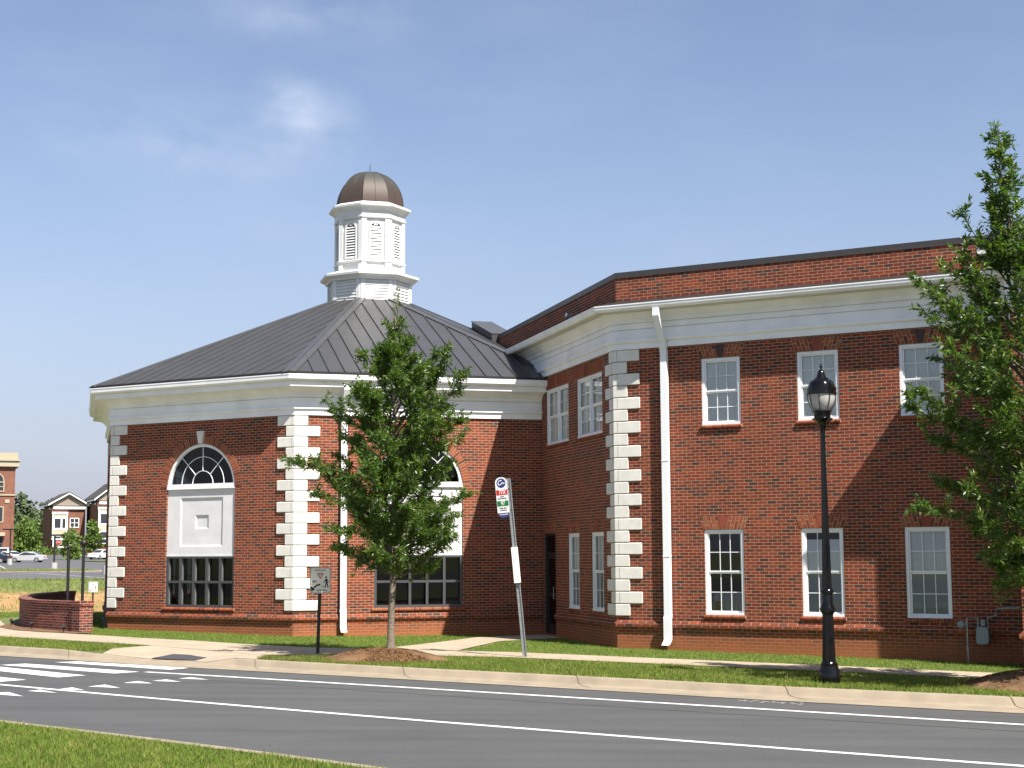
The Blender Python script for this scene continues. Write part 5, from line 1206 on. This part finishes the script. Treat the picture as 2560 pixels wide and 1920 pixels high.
lot_lamp(-42.05, 140, 4.05, 'black twin-head car park lamp on a pale concrete base on the grass island'); lot_lamp(-31.9, 120, 3.22, 'black car park lamp close to the pavilion corner', arms=True); lot_lamp(-59.3, 180, 5.3, 'black twin-head car park lamp in front of the brick office')
# stop sign
x, y = -67.8, 228; z = zg(x, y); o = empty('stop_sign', (x, y, z), 'red octagonal stop sign in front of the townhouses', 'road sign')
mb = MB(); mb.tube([(x, y, z), (x, y, 4.6)], .05, 6); mb.build('post', 'galv', o); MM = local(x, y-.1, 4.15, 0)
P8 = [(.42*math.cos(R(22.5+45*k)), .42*math.sin(R(22.5+45*k))) for k in range(8)]
q = plate('sign_plate', [(a*1.08, b_*1.08) for a, b_ in P8], -.01, .01, MM, 'sign_white', o); plate('sign_face', P8, .01, .02, MM, 'sign_red', q); text_mesh('lettering', 'STOP', .30, MM @ Matrix.Translation((0, 0, .03)), 'sign_white', q, sx=.85)

# ------------------------------------------------------------------ far buildings
def bx_(mb, x0, x1, y0, y1, z0, z1): mb.box(V(x0, y0, z0), V(x1-x0, 0, 0), V(0, y1-y0, 0), V(0, 0, z1-z0))
def fwin(root, x0, x1, z0, z1, y, cols=2, rows=2, t=.14, m='vinyl', arch=False):
    mb = MB(); F = Frame((x0, y), (1, 0), (0, -1)); W = x1-x0
    F.box(mb, 0, t, z0, z1, -.02, .10); F.box(mb, W-t, W, z0, z1, -.02, .10); F.box(mb, t, W-t, z0, z0+t, -.02, .10); F.box(mb, t, W-t, z1-t, z1, -.02, .10)
    for c in range(1, cols): a = W*c/cols; F.box(mb, a-t*.4, a+t*.4, z0+t, z1-t, -.02, .08)
    for c in range(1, rows): a = z0+(z1-z0)*c/rows; F.box(mb, t, W-t, a-t*.35, a+t*.35, -.02, .075)
    if arch: arcbar(mb, F, W/2, z1, W/2-t, W/2, -.02, .10, n=14)
    w = mb.build('window', m, root)
    mb = MB(); mb.face([F(.02, z0, .03), F(W-.02, z0, .03), F(W-.02, z1, .03), F(.02, z1, .03)])
    if arch: mb.face([F(W/2-(W/2-.03)*math.cos(a), z1+(W/2-.03)*math.sin(a), .03) for a in np.linspace(0, math.pi, 13)][::-1])
    mb.build('pane', 'car_glass', w)
zb = 1.0
ofc = R(22)
ob = empty('office_building', (-70.4, 218, zb), 'brick office building with cream cornice and arched window, cut off by the left edge', 'building')
mb = MB(); bx_(mb, -105, -70.4, 218, 236, zb-1, 14.9); mb.build('wall', 'brick_far', ob)
mb = MB(); bx_(mb, -105.3, -69.9, 217.5, 236.5, 14.9, 15.7); bx_(mb, -105.4, -69.8, 217.3, 236.7, 15.7, 15.95); bx_(mb, -105.2, -70.1, 217.7, 236.3, 15.95, 16.9); mb.build('cornice', 'cream', ob)
mb = MB(); bx_(mb, -105.1, -70.3, 217.85, 217.99, 10.75, 10.95); mb.build('string_course', 'cream', ob)
for k in range(5):
    x0 = -74.6-k*6.2
    fwin(ob, x0, x0+2.75, 11.3, 12.75, 218, 1, 2, m='cream', arch=True); fwin(ob, x0, x0+2.75, 6.9, 9.2, 218, 1, 1, m='cream'); fwin(ob, x0, x0+2.75, 2.0, 4.9, 218, 1, 3, m='dark_frame')
    mb = MB(); bx_(mb, x0-.2, x0+3.0, 217.2, 218, 5.0, 5.5); mb.build('canopy', 'cream', ob)
mb = MB(); bx_(mb, -71.7, -71.1, 217.9, 218.0, 9.7, 10.2); mb.build('vent', 'cream', ob)
ob.rotation_euler.z = ofc; ob.location.x -= 1.0
def town(x0, y0, W, zb, side, zt, apex, label, nm='townhouse', first=True, rot=R(24)):
    root = empty(nm, (x0+W/2, y0, zb), label, 'house', 'townhouses beyond the car park'); y1 = y0+13; root.rotation_euler.z = rot
    mb = MB(); bx_(mb, x0, x0+W, y0, y1, zb-1, zt); bx_(mb, x0-side, x0-.0, y0+1.5, y1-1.5, zb-1, zt-.3); mb.build('wall', 'brick_far', root)
    F = Frame((x0, y0), (1, 0), (0, -1)); mid = W/2
    mb = MB(); mb.hexa([F(-.05, zt+.3, .02), F(W+.05, zt+.3, .02), F(W+.05, zt+.3, -13), F(-.05, zt+.3, -13), F(mid-.05, apex-.3, .02), F(mid+.05, apex-.3, .02), F(mid+.05, apex-.3, -13), F(mid-.05, apex-.3, -13)]); mb.build('gable', 'siding', root)
    for e in ((-.7, mid), (W+.7, mid)):
        mb = MB(); P = [(e[0], zt+.25), (e[1], apex-.25), (e[1], apex), (e[0], zt+.55)]; P = P if e[0] < 0 else [P[1], P[0], P[3], P[2]]
        mb.hexa([F(*p, -13.5) for p in P]+[F(*p, .7) for p in P]); f_ = mb.build('bargeboard', 'vinyl', root)
        mb = MB(); P = [(a, c+.30) for a, c in ((e[0], zt+.27), (e[1], apex-.28), (e[1], apex-.10), (e[0], zt+.42))]; P = P if e[0] < 0 else [P[1], P[0], P[3], P[2]]
        mb.hexa([F(*p, -13.6) for p in P]+[F(*p, .65) for p in P]); mb.build('roof', 'shingle', root)
    mb = MB(); F.box(mb, .25, W-.0, zt-.35, zt+.1, .0, .45); F.box(mb, -side-.3, -.1, zt-.45, zt-.1, -1.5, -1.0); mb.build('cornice', 'vinyl', root)
    # projecting pale bay
    b0, b1 = .10, min(2.75, W-.3); mb = MB(); F.box(mb, b0, b1, zb+2.9, zt-1.2, .0, .9); bay = mb.build('bay', 'cream_siding', root)
    mb = MB(); F.box(mb, b0-.1, b1+.1, zb+2.75, zb+2.95, .0, 1.0); F.box(mb, b0-.1, b1+.1, zt-1.3, zt-.9, .0, 1.0)
    for q in (b0-.05, b1-.10): F.box(mb, q, q+.15, zb+2.95, zt-1.3, .85, .96)
    for z in (zt-4.0, zt-7.3): F.box(mb, b0+.1, b1-.1, z-.25, z+.10, .90, .95); F.box(mb, b0+.1, b1-.1, z+1.85, z+2.2, .90, .95); F.box(mb, b0+.10, b0+.35, z+.10, z+1.85, .90, .95); F.box(mb, b1-.35, b1-.10, z+.10, z+1.85, .90, .95); F.box(mb, b0+1.45, b0+1.75, z+.10, z+1.85, .90, .95)
    mb.build('bay_trim', 'vinyl', bay)
    for z in (zt-3.9, zt-7.2):
        mb = MB(); F.box(mb, b0+.36, b1-.36, z, z+1.75, .88, .91); mb.build('pane', 'car_glass', bay)
        if W > 4.5: fwin(root, x0+3.3, x0+5.0, z+.1, z+1.9, y0, 2, 2)
    return root
town(-86.2, 285, 6.1, 2.4, .02, 11.2, 13.9, 'brick townhouse with full gable and white bay, left of the pair')
mb = MB(); lk = empty('link_building', (-78.2, 292, 2.4), 'recessed blue-grey link between the two townhouses', 'building'); bx_(mb, -79.65, -77.0, 288.5, 298, 1.5, 11.4); mb.build('wall', 'siding_blue', lk); mb = MB(); bx_(mb, -79.8, -76.9, 288.2, 298.2, 11.4, 12.4); mb.build('parapet', 'siding_blue', lk)
for z in (8.2, 4.9): fwin(lk, -79.3, -78.5, z, z+2.0, 288.5, 1, 1, .08, 'siding_blue')
town(-76.3, 280, 6.6, 2.4, .02, 11.9, 15.6, 'taller brick townhouse with cream bay, partly hidden by the pavilion')
# far trees, each its own crown
ft = [(-104, 318, 8.0, 9, 'dark tree behind the office building corner'), (-98.8, 326, 10.6, 7.5, 'tallest round-topped tree between office and townhouses'), (-95.5, 312, 7.0, 8, 'dark tree left of the first townhouse'), (-101.5, 305, 6.5, 9, 'low dark tree in the middle of the gap'), (-109, 322, 8.5, 9, 'dark tree half behind the brick office')]
for i, (x, y, h, w, l) in enumerate(ft): far_tree(x, y, h, w, l, 20+i, 'leaf_wood', group='dark trees beyond the car park', trunk=.05, n=2200, leaf=.75)
far_tree(-70.6, 222, 5.6, 5.6, 'bright green young tree behind the silver sedan', 31, trunk=.12, n=2200, leaf=.42, group='young trees in the car park'); far_tree(-75.4, 232, 4.6, 3.0, 'light green young tree beside the office corner', 32, trunk=.15, group='young trees in the car park')
far_tree(-64.2, 222, 4.7, 3.7, 'sparse young tree in front of the first townhouse', 33, trunk=.02, n=1000, leaf=.42, group='young trees in the car park'); far_tree(-65.6, 238, 5.8, 3.0, 'narrow dark green tree in front of the taller townhouse', 34, trunk=.05, n=1500, leaf=.42, group='young trees in the car park')
for i in range(9):
    x = -80.5+i*1.9; o = far_tree(x, 262+.4*(i % 3), 1.3+.3*(i % 2), 2.0, 'clipped shrub in the hedge row before the townhouses', 50+i, name='shrub', trunk=.0, n=260, leaf=.3, group='shrubs along the townhouses'); o['category'] = 'shrub'
rng0 = random.Random(4)
for i in range(26):                        # wood that closes the horizon beyond the lot and behind the building
    x = -190+i*15+rng0.uniform(-4, 4)
    if -112 < x < -55: continue
    far_tree(x, 350+rng0.uniform(-15, 25), rng0.uniform(9, 13), rng0.uniform(11, 15), 'dark tree in the distant wood line', 80+i, 'leaf_wood', group='distant wood line', trunk=.02, n=900, leaf=1.2)
